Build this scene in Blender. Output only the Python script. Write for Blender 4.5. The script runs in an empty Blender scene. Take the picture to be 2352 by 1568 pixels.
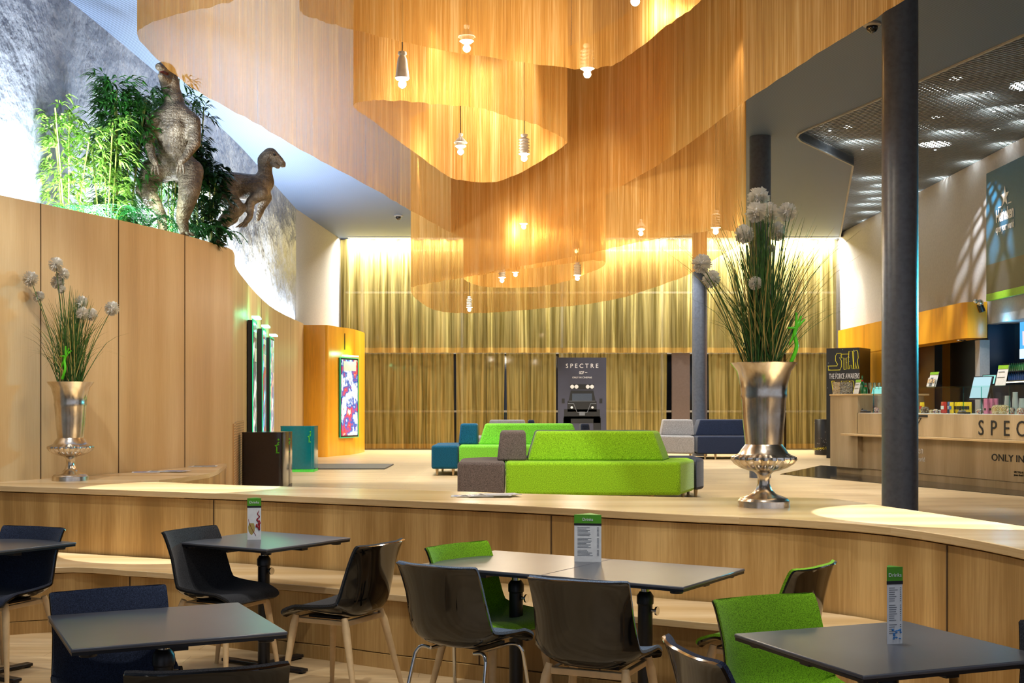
import bpy, bmesh, math, random
from mathutils import Vector, Matrix
random.seed(7)
S = bpy.context.scene
R = math.radians
PI = math.pi
# ------------------------------------------------------------------ camera, world, exposure, lights
F, CX, HY, ZE = 2850.0, 1176.0, 930.0, 1.5      # focal length in px, principal column, horizon row, eye height
cd = bpy.data.cameras.new('camera'); cam = bpy.data.objects.new('camera', cd); S.collection.objects.link(cam)
cam.location = (0, 0, ZE); cam.rotation_euler = (PI/2, 0, 0)
cd.sensor_width = 36; cd.lens = 36*F/2352; cd.shift_y = (HY-784)/2352; cd.clip_end = 200
S.camera = cam
S.view_settings.view_transform = 'Standard'; S.view_settings.look = 'None'; S.view_settings.gamma = 1
S.view_settings.use_curve_mapping = False; S.view_settings.exposure = 0.42
S.cycles.use_adaptive_sampling = True; S.cycles.adaptive_threshold = .02
S.cycles.max_bounces = 6; S.cycles.diffuse_bounces = 3; S.cycles.glossy_bounces = 3
S.cycles.transmission_bounces = 4; S.cycles.transparent_max_bounces = 12
S.cycles.caustics_reflective = False; S.cycles.caustics_refractive = False
S.cycles.sample_clamp_indirect = 4
w = bpy.data.worlds.new('world'); S.world = w; w.use_nodes = True
w.node_tree.nodes['Background'].inputs[0].default_value = (.75, .82, 1, 1)
w.node_tree.nodes['Background'].inputs[1].default_value = .42

def look(o, d):
    o.rotation_euler = Vector(d).to_track_quat('-Z', 'Y').to_euler()
def area(name, loc, d, sx, sy, power, col, spread=180):
    l = bpy.data.lights.new(name, 'AREA'); l.shape = 'RECTANGLE'; l.size = sx; l.size_y = sy; l.energy = power; l.color = col
    l.spread = R(spread)
    o = bpy.data.objects.new(name, l); S.collection.objects.link(o); o.location = loc; look(o, d); return o
def spot(name, loc, tgt, power, col, ang=60, rad=.06, blend=.4):
    l = bpy.data.lights.new(name, 'SPOT'); l.energy = power; l.color = col; l.spot_size = R(ang); l.spot_blend = blend; l.shadow_soft_size = rad
    o = bpy.data.objects.new(name, l); S.collection.objects.link(o); o.location = loc; look(o, Vector(tgt)-Vector(loc)); return o
def point(name, loc, power, col, rad=.03):
    l = bpy.data.lights.new(name, 'POINT'); l.energy = power; l.color = col; l.shadow_soft_size = rad
    o = bpy.data.objects.new(name, l); S.collection.objects.link(o); o.location = loc; return o
WARM = (1, .87, .68); NEUT = (1, .965, .91); COOL = (.80, .90, 1)
# LED cove behind the top of the wooden wall, washing the plaster wall and ceiling
def cove(p0, p1, power):
    a, b = Vector(p0), Vector(p1); L = (b-a).length
    l = bpy.data.lights.new('cove_led', 'AREA'); l.shape = 'RECTANGLE'; l.size = L; l.size_y = .05; l.energy = power; l.color = COOL
    o = bpy.data.objects.new('cove_led', l); S.collection.objects.link(o); o.location = (a+b)/2
    x = (b-a).normalized(); z = -Vector((-.02, 0, 1)).normalized(); z = (z-x*z.dot(x)).normalized(); y = z.cross(x)
    o.rotation_euler = Matrix((x, y, z)).transposed().to_euler()
cove((-4.12, 9.6, 3.14), (-3.75, 11.4, 3.14), 290)
cove((-3.62, 12.2, 3.14), (-3.4, 13.4, 3.14), 150)
cove((-3.6, 14.5, 3.14), (-4.0, 21.5, 3.14), 520)
cove((-4.08, 21.3, 3.14), (-4.2, 24.4, 3.14), 150)
# LED line over the curtain
area('curtain_led', (1.9, 28.72, 5.36), (0, .30, -1), 11.4, .05, 1250, (1, .95, .84))
for x_ in (-2.6, -.2, 2.2, 4.6, 6.8):
    spot('curtain_wash', (x_, 26.6, 5.3), (x_, 29.2, 1.2), 150, (1, .93, .78), 80)  # extra spots added only to brighten the curtains
# spots of the lounge floor, shining from the ceiling
for (x, y, px_, tx, ty) in ((-.5, 11, 700, .5, 14.5), (2.6, 12, 700, 1.6, 15.5), (-1.4, 19, 600, -.6, 19.5), (3.2, 21, 600, 2.0, 23),
                            (-2.8, 16.5, 500, -2.6, 20), (5.3, 19.5, 500, 5.2, 24), (3.0, 25, 500, 3.0, 26), (-1, 25, 500, -1, 25.5)):
    spot('ceiling_spot', (x, y, 5.3), (tx, ty, .45), px_, NEUT, 75)
# dining area downlights
for (x, y, p, tx, ty, a) in ((-3.2, 7.6, 330, -3.0, 9.6, 62), (.6, 4.6, 300, .5, 6.3, 66), (-1.6, 5.6, 150, -1.9, 8.6, 70), (2.5, 4.2, 330, 2.7, 6.4, 50),
                             (2.1, 3.0, 120, 1.3, 4.4, 60), (-1.6, 3.2, 90, -1.4, 5, 70), (1.2, 6.0, 110, 1.5, 8.6, 80)):
    spot('dining_spot', (x, y, 5.3), (tx, ty, .3), p, NEUT, a)
spot('ledge_spot', (3.4, 6.2, 5.3), (2.5, 6.75, .9), 2100, (1, .96, .9), 20, .01, .05)
spot('ledge_spot', (-1.6, 8.4, 5.3), (-2.4, 9.05, .9), 1500, (1, .96, .9), 18, .01, .05)
# counter lights and the cyan back-bar glow
for y in (14.5, 16.8, 19):
    spot('counter_spot', (4.6, y-.5, 5.35), (5.6, y, 1.2), 330, NEUT, 70)
spot('wall_spot', (6.3, 15.5, 5.84), (7.6, 16.5, 3.2), 620, (.95, .97, 1), 60, .012)
spot('wall_spot', (6.3, 19.0, 5.84), (7.6, 20.0, 3.2), 620, (.95, .97, 1), 60, .012)
spot('wall_spot', (6.3, 23.5, 5.84), (7.6, 24.5, 3.0), 620, (.95, .97, 1), 70, .012)
area('back_bar_glow', (7.7, 14.6, 2.8), (-4.3, -3.7, -.35), 2.5, .12, 42, (.05, .72, 1), 40)
spot('blue_wash', (7.4, 20.5, 3.4), (3.7, 18.0, 2.6), 130, (.12, .3, 1), 13)
spot('blue_wash', (7.4, 26.5, 3.4), (3.8, 24.6, 2.4), 130, (.12, .3, 1), 13)
# ------------------------------------------------------------------ helpers
def lin(c):
    return tuple(((v/12.92) if v <= .04045 else ((v+.055)/1.055)**2.4) for v in c)
def hexc(h):
    return lin(tuple(int(h[i:i+2], 16)/255 for i in (0, 2, 4)))
def PL(px, py, z):
    Y = F*(ZE-z)/(py-HY); return Vector(((px-CX)*Y/F, Y, z))
def PD(px, py, Y):
    return Vector(((px-CX)*Y/F, Y, ZE-(py-HY)*Y/F))

class N:
    def __init__(s, name):
        s.m = bpy.data.materials.new(name); s.m.use_nodes = True; s.t = s.m.node_tree
        s.b = s.t.nodes['Principled BSDF']; s.out = s.t.nodes['Material Output']
    def n(s, t, **k):
        x = s.t.nodes.new(t)
        for a, v in k.items():
            if a.startswith('i_'): x.inputs[a[2:].replace('_', ' ')].default_value = v
            else: setattr(x, a, v)
        return x
    def l(s, a, b): s.t.links.new(a, b)
    def uv(s, sx=1, sy=1, sz=1, kind='UV'):
        tc = s.n('ShaderNodeTexCoord'); mp = s.n('ShaderNodeMapping'); mp.inputs['Scale'].default_value = (sx, sy, sz)
        s.l(tc.outputs[kind], mp.inputs[0]); return mp.outputs[0]
    def noise(s, vec, scale=5, detail=3, rough=.5):
        x = s.n('ShaderNodeTexNoise'); x.inputs['Scale'].default_value = scale; x.inputs['Detail'].default_value = detail
        x.inputs['Roughness'].default_value = rough; s.l(vec, x.inputs['Vector']); return x.outputs['Fac']
    def ramp(s, fac, stops):
        x = s.n('ShaderNodeValToRGB'); e = x.color_ramp.elements
        while len(e) < len(stops): e.new(.5)
        for i, (p, c) in enumerate(stops): e[i].position = p; e[i].color = (*c, 1)
        s.l(fac, x.inputs[0]); return x.outputs[0]
    def mix(s, a, b, fac, mode='MIX'):
        x = s.n('ShaderNodeMix', data_type='RGBA', blend_type=mode)
        for v, i in ((a, 6), (b, 7)):
            if isinstance(v, tuple): x.inputs[i].default_value = (*v, 1)
            else: s.l(v, x.inputs[i])
        if isinstance(fac, (int, float)): x.inputs[0].default_value = fac
        else: s.l(fac, x.inputs[0])
        return x.outputs[2]
    def math(s, op, a, b=0.):
        x = s.n('ShaderNodeMath', operation=op)
        for v, i in ((a, 0), (b, 1)):
            if isinstance(v, (int, float)): x.inputs[i].default_value = v
            else: s.l(v, x.inputs[i])
        return x.outputs[0]
    def bump(s, h, st=.2, d=.01):
        x = s.n('ShaderNodeBump'); x.inputs['Strength'].default_value = st; x.inputs['Distance'].default_value = d
        s.l(h, x.inputs['Height']); s.l(x.outputs[0], s.b.inputs['Normal'])
    def col(s, c):
        if isinstance(c, tuple): s.b.inputs['Base Color'].default_value = (*c, 1)
        else: s.l(c, s.b.inputs['Base Color'])
    def set(s, rough=.5, metal=0, spec=.5):
        s.b.inputs['Roughness'].default_value = rough; s.b.inputs['Metallic'].default_value = metal
        s.b.inputs['Specular IOR Level'].default_value = spec; return s.m

def plain(name, c, rough=.5, metal=0, spec=.5, var=.06, scale=30):
    n = N(name); v = n.noise(n.uv(kind='Object'), scale, 2)
    d = tuple(x*(1-var*2) for x in c); n.col(n.ramp(v, [(.3, d), (.7, c)])); return n.set(rough, metal, spec)
def emit(name, c, st):
    n = N(name); n.col((0, 0, 0)); n.b.inputs['Emission Color'].default_value = (*c, 1); n.b.inputs['Emission Strength'].default_value = st
    return n.set(.5)
def oak(name, ca, cb, rough=.45, grain_v=True, board=3.2, k=1.):
    n = N(name)
    a = n.noise(n.uv(1, .03) if grain_v else n.uv(.03, 1), board, 1)
    b = n.noise(n.uv(1, .035) if grain_v else n.uv(.035, 1), 70, 4, .65)
    c = n.noise(n.uv(1, .10) if grain_v else n.uv(.10, 1), 11, 3, .6)
    f = n.math('ADD', n.math('MULTIPLY', a, .60), n.math('ADD', n.math('MULTIPLY', b, .26), n.math('MULTIPLY', c, .16)))
    n.col(n.ramp(f, [(.5-.12*k, tuple(q*.8 for q in cb)), (.5-.03*k, cb), (.5+.12*k, ca)])); n.bump(b, .05, .004); return n.set(rough)
M = {}
M['oak'] = oak('oak_veneer', hexc('cdaa6f'), hexc('a58048'))
M['oakw'] = oak('oak_wall_veneer', hexc('d8bf90'), hexc('c6a673'), k=1.7)
M['oaktop'] = oak('oak_worktop', hexc('dcc39a'), hexc('c6a878'), .26, False)
M['oakc'] = oak('counter_oak', hexc('c8b492'), hexc('a8936f'), k=1.6)
def floor_mat():
    n = N('oak_plank_floor'); v = n.uv(1, 1, 1, 'Object')
    br = n.n('ShaderNodeTexBrick', offset=.37); br.inputs['Scale'].default_value = 1
    br.inputs['Brick Width'].default_value = 1.4; br.inputs['Row Height'].default_value = .19; br.inputs['Mortar Size'].default_value = .0025
    br.inputs['Color1'].default_value = (*hexc('d9be94'), 1); br.inputs['Color2'].default_value = (*hexc('c4a578'), 1); br.inputs['Mortar'].default_value = (*hexc('8c7350'), 1)
    n.l(v, br.inputs['Vector'])
    g = n.noise(n.uv(.12, 1, 1, 'Object'), 9, 5, .6)
    n.col(n.mix(br.outputs['Color'], n.ramp(g, [(.35, hexc('a0845c')), (.65, hexc('e2ca9f'))]), .4)); return n.set(.35)
M['floor'] = floor_mat()
def concrete():
    n = N('troweled_plaster'); v = n.uv(1, 1, 1, 'Object')
    a = n.noise(v, 1.3, 6, .6); b = n.noise(n.uv(1, .35, 1.6, 'Object'), 3.5, 4, .6)
    n.col(n.ramp(n.math('MULTIPLY', n.math('ADD', a, b), .5), [(.35, hexc('5c6068')), (.5, hexc('7c8087')), (.65, hexc('94979c'))]))
    n.bump(n.noise(v, .9, 6, .55), .9, .25); return n.set(.38)
M['concrete'] = concrete()
M['greywall'] = plain('painted_wall', hexc('a4a29f'), .8)
M['greywallR'] = plain('painted_wall_right', hexc('a9a6a4'), .8)
def corr():
    n = N('ribbed_ceiling'); w_ = n.n('ShaderNodeTexWave', wave_type='BANDS', bands_direction='DIAGONAL'); w_.inputs['Scale'].default_value = 16
    n.l(n.uv(1, 1, 0, 'Object'), w_.inputs['Vector']); n.col(n.ramp(w_.outputs['Fac'], [(.2, hexc('3c4a60')), (.8, hexc('647794'))])); return n.set(.6)
M['ceil'] = corr()
M['black'] = plain('black_satin', hexc('16161a'), .35)
M['gloss'] = plain('gloss_black_shell', hexc('0d0d0e'), .07, 0, .8)
M['dark'] = plain('void_black', hexc('050506'), .9)
M['chrome'] = plain('chrome', (.75, .74, .72), .08, 1)
M['ash'] = plain('ash_leg', hexc('d8b98a'), .5)
def felt(name, c, k=1.7, sc=260):
    n = N(name); v = n.noise(n.uv(kind='Object'), sc, 2, .7); a = tuple(min(1, x*k) for x in c); d = tuple(x*.5 for x in c)
    n.col(n.ramp(v, [(.33, d), (.5, c), (.68, a)])); n.bump(v, .35, .004); n.b.inputs['Sheen Weight'].default_value = .15; return n.set(.95, 0, .1)
M['navy'] = felt('navy_felt', hexc('323a4e')); M['char'] = felt('charcoal_felt', hexc('343436')); M['green'] = felt('green_felt', hexc('74a81c'), 1.4)
M['blue'] = felt('blue_grey_felt', hexc('68798f'))
M['sgreen'] = felt('sofa_green_wool', hexc('7fb01e'), 1.5, 130); M['taupe'] = felt('taupe_wool', hexc('5a504c'), 1.5, 130); M['teal'] = felt('teal_wool', hexc('12506e'), 1.5, 130)
M['snavy'] = felt('dark_navy_wool', hexc('232b40'), 1.5, 130); M['sgrey'] = felt('light_grey_wool', hexc('8d8b8c'), 1.5, 130)
M['sgreen2'] = felt('bright_green_wool', hexc('74c23c'), 1.5, 130)
def tabletop():
    n = N('dark_laminate'); v = n.noise(n.uv(kind='Object'), 3, 3); n.col(n.ramp(v, [(.3, hexc('4c4d54')), (.7, hexc('585a60'))])); return n.set(.3, 0, .7)
M['table'] = tabletop()
def silver():
    n = N('tarnished_silver'); v = n.noise(n.uv(1, 1, .6, 'Object'), 7, 5, .6)
    n.col(n.ramp(v, [(.3, hexc('b09c80')), (.6, hexc('e6dfd4'))])); n.bump(n.noise(n.uv(kind='Object'), 16, 3), .10, .01); return n.set(.22, 1)
M['silver'] = silver()
def column():
    n = N('cast_column'); v = n.noise(n.uv(kind='Object'), 22, 4); n.col(n.ramp(v, [(.25, hexc('484f5c')), (.6, hexc('555d6c'))])); n.bump(v, .03); return n.set(.35)
M['column'] = column()
M['orange'] = oak('orange_panel', hexc('f2ae2c'), hexc('e89e1a'), .3)
def chains():
    n = N('gold_chain_mesh'); tc = n.uv(1, 1)
    sx = n.n('ShaderNodeSeparateXYZ'); n.l(tc, sx.inputs[0])
    a = n.noise(n.uv(1, .015), 9, 4, .7); b = n.noise(n.uv(1, .02), 60, 3, .7)
    st = n.math('ADD', n.math('MULTIPLY', a, .55), n.math('MULTIPLY', b, .45))
    c = n.ramp(st, [(.34, hexc('b87f38')), (.5, hexc('cf9a50')), (.68, hexc('ecc78c'))])
    d = n.n('ShaderNodeBsdfDiffuse'); n.l(c, d.inputs[0]); tr = n.n('ShaderNodeBsdfTranslucent'); n.l(c, tr.inputs[0])
    g = n.n('ShaderNodeBsdfGlossy'); g.inputs['Roughness'].default_value = .38; n.l(c, g.inputs[0])
    bp = n.n('ShaderNodeBump'); bp.inputs['Strength'].default_value = .7; bp.inputs['Distance'].default_value = .03; n.l(st, bp.inputs['Height'])
    for q in (d, g): n.l(bp.outputs[0], q.inputs['Normal'])
    m1 = n.n('ShaderNodeMixShader'); m1.inputs[0].default_value = .42; n.l(d.outputs[0], m1.inputs[1]); n.l(tr.outputs[0], m1.inputs[2])
    m2 = n.n('ShaderNodeMixShader'); m2.inputs[0].default_value = .16; n.l(m1.outputs[0], m2.inputs[1]); n.l(g.outputs[0], m2.inputs[2])
    tp = n.n('ShaderNodeBsdfTransparent'); tp.inputs[0].default_value = (1, .90, .76, 1)
    m3 = n.n('ShaderNodeMixShader'); al = n.ramp(st, [(.35, (.50,)*3), (.55, (.70,)*3), (.7, (.84,)*3)])
    n.l(al, m3.inputs[0]); n.l(tp.outputs[0], m3.inputs[1]); n.l(m2.outputs[0], m3.inputs[2]); n.l(m3.outputs[0], n.out.inputs[0]); return n.m
M['chain'] = chains()
def sheer(name, ca, cb, al):
    n = N(name); a = n.noise(n.uv(1, .02), 20, 3, .6); c = n.ramp(a, [(.35, cb), (.65, ca)])
    d = n.n('ShaderNodeBsdfDiffuse'); n.l(c, d.inputs[0]); tr = n.n('ShaderNodeBsdfTranslucent'); n.l(c, tr.inputs[0])
    g = n.n('ShaderNodeBsdfGlossy'); g.inputs['Roughness'].default_value = .4; n.l(c, g.inputs[0])
    m1 = n.n('ShaderNodeMixShader'); m1.inputs[0].default_value = .35; n.l(d.outputs[0], m1.inputs[1]); n.l(tr.outputs[0], m1.inputs[2])
    m2 = n.n('ShaderNodeMixShader'); m2.inputs[0].default_value = .15; n.l(m1.outputs[0], m2.inputs[1]); n.l(g.outputs[0], m2.inputs[2])
    tp = n.n('ShaderNodeBsdfTransparent'); m3 = n.n('ShaderNodeMixShader'); m3.inputs[0].default_value = al
    n.l(tp.outputs[0], m3.inputs[1]); n.l(m2.outputs[0], m3.inputs[2]); n.l(m3.outputs[0], n.out.inputs[0]); return n.m
M['sheer'] = sheer('gold_sheer_curtain', hexc('d3c382'), hexc('85773c'), .74)
M['hem'] = sheer('gold_sheer_hem', hexc('d6b870'), hexc('b4924c'), .93)
def glass(name, c=(.92, 1, .97), mixf=.04):
    n = N(name); tp = n.n('ShaderNodeBsdfTransparent'); tp.inputs[0].default_value = (*c, 1); g = n.n('ShaderNodeBsdfGlossy'); g.inputs['Roughness'].default_value = .03
    m = n.n('ShaderNodeMixShader'); m.inputs[0].default_value = mixf; n.l(tp.outputs[0], m.inputs[1]); n.l(g.outputs[0], m.inputs[2]); n.l(m.outputs[0], n.out.inputs[0]); return n.m
M['glass'] = glass('clear_glass', (.985, 1, .99), .03); M['gobj'] = glass('drinking_glass', (.93, 1, .98), .22); M['gedge'] = glass('glass_edge', (.45, .82, .76), .18); M['gtop'] = glass('glass_top', (.85, .97, .93), .06)
M['nightglass'] = plain('night_window_glass', hexc('10131a'), .06, 0, .8)
M['white'] = plain('white_card', hexc('e6e6e4'), .6); M['porc'] = plain('white_porcelain', hexc('f2efe8'), .3); M['porc'].node_tree.nodes['Principled BSDF'].inputs['Subsurface Weight'].default_value = .6; M['porc'].node_tree.nodes['Principled BSDF'].inputs['Subsurface Radius'].default_value = (.04, .035, .03)
M['lime'] = plain('lime_print', hexc('86c02a'), .5); M['limedk'] = plain('leaf_green_print', hexc('4f9a16'), .5)
M['ink'] = plain('black_ink', hexc('141414'), .6); M['greytxt'] = plain('grey_ink', hexc('6c7076'), .6)
M['wtxt'] = plain('white_print', hexc('f2f2f2'), .5); M['ytxt'] = plain('yellow_print', hexc('e6dc2a'), .5)
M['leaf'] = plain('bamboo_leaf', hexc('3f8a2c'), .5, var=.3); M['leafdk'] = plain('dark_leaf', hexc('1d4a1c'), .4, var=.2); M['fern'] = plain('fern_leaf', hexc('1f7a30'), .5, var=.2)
M['cane'] = plain('bamboo_cane', hexc('a5b25a'), .5); M['blade'] = plain('grass_blade', hexc('3f6b22'), .5, var=.3); M['straw'] = plain('straw_blade', hexc('b09a52'), .6)
M['fluff'] = plain('white_seed_head', hexc('efeadf'), .9)
def dino():
    n = N('reptile_skin'); v = n.uv(kind='Object'); a = n.noise(v, 9, 5, .65); vo = n.n('ShaderNodeTexVoronoi'); vo.inputs['Scale'].default_value = 60; n.l(v, vo.inputs['Vector'])
    w_ = n.n('ShaderNodeTexWave', bands_direction='Z'); w_.inputs['Scale'].default_value = 9; w_.inputs['Distortion'].default_value = 6; n.l(v, w_.inputs['Vector'])
    n.col(n.ramp(a, [(.3, hexc('352d22')), (.5, hexc('6a5d4a')), (.7, hexc('998b74'))]))
    n.bump(n.math('ADD', n.math('MULTIPLY', vo.outputs['Distance'], .5), n.math('MULTIPLY', w_.outputs['Fac'], .16)), .7, .02); return n.set(.5)
M['dino'] = dino()

def props(o, label=None, cat=None, group=None, kind=None):
    if label: o['label'] = label
    if cat: o['category'] = cat
    if group: o['group'] = group
    if kind: o['kind'] = kind
    return o
def empty(name, loc, rz=0, label=None, cat=None, group=None):
    o = bpy.data.objects.new(name, None); S.collection.objects.link(o); o.location = loc; o.rotation_euler = (0, 0, rz); o.empty_display_size = .1
    return props(o, label, cat, group)
def copy_tree(o, parent=None):
    c = o.copy(); S.collection.objects.link(c); c.parent = parent
    if parent: c.matrix_parent_inverse = Matrix()
    for ch in list(o.children): copy_tree(ch, c)
    return c

class G:
    def __init__(s): s.v = []; s.f = []; s.uv = {}; s.T = Matrix()
    def add(s, vs, fs, uvs=None):
        b = len(s.v); s.v += [tuple(s.T @ Vector(p)) for p in vs]
        for i, f in enumerate(fs):
            if uvs and uvs[i]: s.uv[len(s.f)] = uvs[i]
            s.f.append([b+j for j in f])
        return s
    def box(s, c, d, rz=0, taper=0):
        x, y, z = d[0]/2, d[1]/2, d[2]/2; m = Matrix.Rotation(rz, 3, 'Z'); c = Vector(c); k = 1-taper
        vs = [c+m@Vector(p) for p in ((-x,-y,-z),(x,-y,-z),(x,y,-z),(-x,y,-z),(-x*k,-y*k,z),(x*k,-y*k,z),(x*k,y*k,z),(-x*k,y*k,z))]
        return s.add(vs, [(3,2,1,0),(4,5,6,7),(0,1,5,4),(1,2,6,5),(2,3,7,6),(3,0,4,7)])
    def quad(s, a, b, c, d): return s.add([a, b, c, d], [(0,1,2,3)])
    def tube(s, pts, r, n=10, cap=True):
        pts = [Vector(p) for p in pts]; rs = r if isinstance(r, (list, tuple)) else [r]*len(pts); vs = []; fs = []
        up = None
        for i, p in enumerate(pts):
            t = (pts[min(i+1, len(pts)-1)]-pts[max(i-1, 0)]).normalized()
            if up is None: up = Vector((0, 0, 1)) if abs(t.z) < .9 else Vector((1, 0, 0))
            a = t.cross(up).normalized(); b = a.cross(t).normalized(); up = b
            vs += [p+rs[i]*(math.cos(2*PI*k/n)*a+math.sin(2*PI*k/n)*b) for k in range(n)]
        for i in range(len(pts)-1):
            for k in range(n): fs.append((i*n+k, i*n+(k+1) % n, (i+1)*n+(k+1) % n, (i+1)*n+k))
        if cap: fs += [tuple(range(n))[::-1], tuple(range((len(pts)-1)*n, len(pts)*n))]
        return s.add(vs, fs)
    def lathe(s, prof, c=(0, 0, 0), n=32, ribs=None):
        c = Vector(c); vs = []; fs = []
        for (r, z) in prof:
            for k in range(n):
                a = 2*PI*k/n; q = r*(1+(ribs(r, z, a) if ribs else 0)); vs.append(c+Vector((q*math.cos(a), q*math.sin(a), z)))
        for i in range(len(prof)-1):
            for k in range(n): fs.append((i*n+k, i*n+(k+1) % n, (i+1)*n+(k+1) % n, (i+1)*n+k))
        fs += [tuple(range(n))[::-1], tuple(range((len(prof)-1)*n, len(prof)*n))]
        return s.add(vs, fs)
    def prism(s, poly, z0, z1, k=1.0, ctr=None):
        n = len(poly); P = [Vector((*p, 0)) for p in poly]; c = Vector((*ctr, 0)) if ctr else sum(P, Vector())/n
        vs = [Vector((p.x, p.y, z0)) for p in P]+[Vector(((c+(p-c)*k).x, (c+(p-c)*k).y, z1)) for p in P]
        A = [0]
        for i in range(n): A.append(A[-1]+(P[(i+1) % n]-P[i]).length)
        fs = [tuple(range(n))[::-1], tuple(range(n, 2*n))]; uv = [None, None]
        for i in range(n):
            j = (i+1) % n; fs.append((i, j, n+j, n+i)); uv.append([(A[i], z0), (A[i+1], z0), (A[i+1], z1), (A[i], z1)])
        return s.add(vs, fs, uv)
    def surf(s, rows, closed=False, uvs=None):
        m = len(rows[0]); vs = [p for r in rows for p in r]; fs = []; uu = []
        for i in range(len(rows)-1):
            for k in range(m if closed else m-1):
                j = (k+1) % m; fs.append((i*m+k, i*m+j, (i+1)*m+j, (i+1)*m+k))
                if uvs: uu.append([uvs(i, k), uvs(i, k+1), uvs(i+1, k+1), uvs(i+1, k)])
        return s.add(vs, fs, uu if uvs else None)
    def slab(s, A, B):
        """closed solid between two equal grids of points"""
        m = len(A[0]); n = len(A); s.surf(A); s.surf([r[::-1] for r in B])
        ring = lambda g: [g[0][k] for k in range(m)]+[g[i][m-1] for i in range(1, n)]+[g[n-1][k] for k in range(m-2, -1, -1)]+[g[i][0] for i in range(n-2, 0, -1)]
        return s.surf([ring(B), ring(A)], True)
    def sphere(s, c, r, n=10, sz=1):
        return s.lathe([(r*math.sin(PI*i/n)+1e-4, -r*sz*math.cos(PI*i/n)) for i in range(n+1)], c, n+4)
    def build(s, name, mat, parent=None, smooth=None, bevel=0, seg=2):
        me = bpy.data.meshes.new(name); me.from_pydata(s.v, [], s.f); me.update()
        ul = me.uv_layers.new(name='UVMap')
        for p in me.polygons:
            e = s.uv.get(p.index)
            nn = p.normal; t = Vector((-nn.y, nn.x, 0)); t = t.normalized() if t.length > 1e-4 else Vector((1, 0, 0))
            for q, li in enumerate(p.loop_indices):
                co = me.vertices[me.loops[li].vertex_index].co
                ul.data[li].uv = e[q] if e else ((co.x, co.y) if abs(nn.z) > .7 else (co.dot(t), co.z))
        if smooth is not None: me.shade_smooth(); me.set_sharp_from_angle(angle=R(smooth))
        o = bpy.data.objects.new(name, me); S.collection.objects.link(o)
        for x in (mat if isinstance(mat, list) else [mat]): me.materials.append(M[x] if isinstance(x, str) else x)
        if parent: o.parent = parent
        if bevel:
            b = o.modifiers.new('bevel', 'BEVEL'); b.width = bevel; b.segments = seg; b.limit_method = 'ANGLE'; b.angle_limit = R(35); b.harden_normals = False
            if smooth is None: me.shade_smooth(); me.set_sharp_from_angle(angle=R(40))
        return o
def text(s, size, origin, right, normal, mat, parent, name='lettering', align='LEFT', spacing=1., ext=.002, sx=1.):
    c = bpy.data.curves.new(name, 'FONT'); c.body = s; c.size = size; c.align_x = align; c.space_character = spacing; c.extrude = ext; c.resolution_u = 3
    o = bpy.data.objects.new(name, c); S.collection.objects.link(o); c.materials.append(M[mat])
    x = Vector(right).normalized(); z = Vector(normal).normalized(); y = z.cross(x)
    m = Matrix((x, y, z)).transposed().to_4x4(); m.translation = Vector(origin)+z*ext; m = m @ Matrix.Diagonal((sx, 1, 1, 1))
    if parent: o.parent = parent; m = parent_inv(parent) @ m
    o.matrix_local = m
    return o
def parent_inv(p):
    m = Matrix.Translation(p.location) @ p.rotation_euler.to_matrix().to_4x4(); return m.inverted()
def catmull(pts, n=6, closed=False):
    P = [Vector(p) for p in pts]; out = []; L = len(P)
    rng = range(L if closed else L-1)
    for i in rng:
        p0 = P[(i-1) % L] if closed or i > 0 else P[0]; p1 = P[i]; p2 = P[(i+1) % L]; p3 = P[(i+2) % L] if closed or i+2 < L else P[-1]
        for k in range(n):
            t = k/n; out.append(.5*((2*p1)+(-p0+p2)*t+(2*p0-5*p1+4*p2-p3)*t*t+(-p0+3*p1-3*p2+p3)*t**3))
    if not closed: out.append(P[-1])
    return out
def ribbon(g, pts, z0, z1, th, closed=False):
    """thick vertical wall along plan points; thickness is added on the left-hand side of the path"""
    n = len(pts); nor = []
    for i in range(n):
        a = pts[(i-1) % n] if closed else pts[max(i-1, 0)]; b = pts[(i+1) % n] if closed else pts[min(i+1, n-1)]
        t = Vector((b[0]-a[0], b[1]-a[1])).normalized(); nor.append(Vector((-t.y, t.x)))
    A = [0]
    for i in range(1, n+1): A.append(A[-1]+(Vector(pts[i % n][:2])-Vector(pts[i-1][:2])).length)
    fr = [Vector((p[0], p[1])) for p in pts]; bk = [p+q*th for p, q in zip(fr, nor)]
    V = [Vector((*p, z0)) for p in fr]+[Vector((*p, z1)) for p in fr]+[Vector((*p, z1)) for p in bk]+[Vector((*p, z0)) for p in bk]
    fs = []; uv = []
    for i in range(n if closed else n-1):
        j = (i+1) % n; u0, u1 = A[i], A[i+1]
        fs.append((i, j, n+j, n+i)); uv.append([(u0, z0), (u1, z0), (u1, z1), (u0, z1)])
        fs.append((n+i, n+j, 2*n+j, 2*n+i)); uv.append(None)
        fs.append((2*n+i, 2*n+j, 3*n+j, 3*n+i)); uv.append([(u0, z1), (u1, z1), (u1, z0), (u0, z0)])
        fs.append((3*n+i, 3*n+j, j, i)); uv.append(None)
    if not closed: fs += [(0, n, 2*n, 3*n), (n-1, 4*n-1, 3*n-1, 2*n-1)]; uv += [None, None]
    g.add(V, fs, uv); return g
def band(g, front, back, z0, z1):
    """flat top between a front line and a back line of equal point counts"""
    n = len(front); ring = [Vector(p[:2]) for p in front]+[Vector(p[:2]) for p in back[::-1]]
    V = []
    for z in (z0, z1): V += [Vector((p.x, p.y, z)) for p in ring]
    m = 2*n; fs = []
    for i in range(n-1):
        fs.append((m+i, m+i+1, m+m-2-i, m+m-1-i)); fs.append((i+1, i, m-1-i, m-2-i))
    for i in range(m): j = (i+1) % m; fs.append((i, j, m+j, m+i))
    g.add(V, fs); return g
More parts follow.
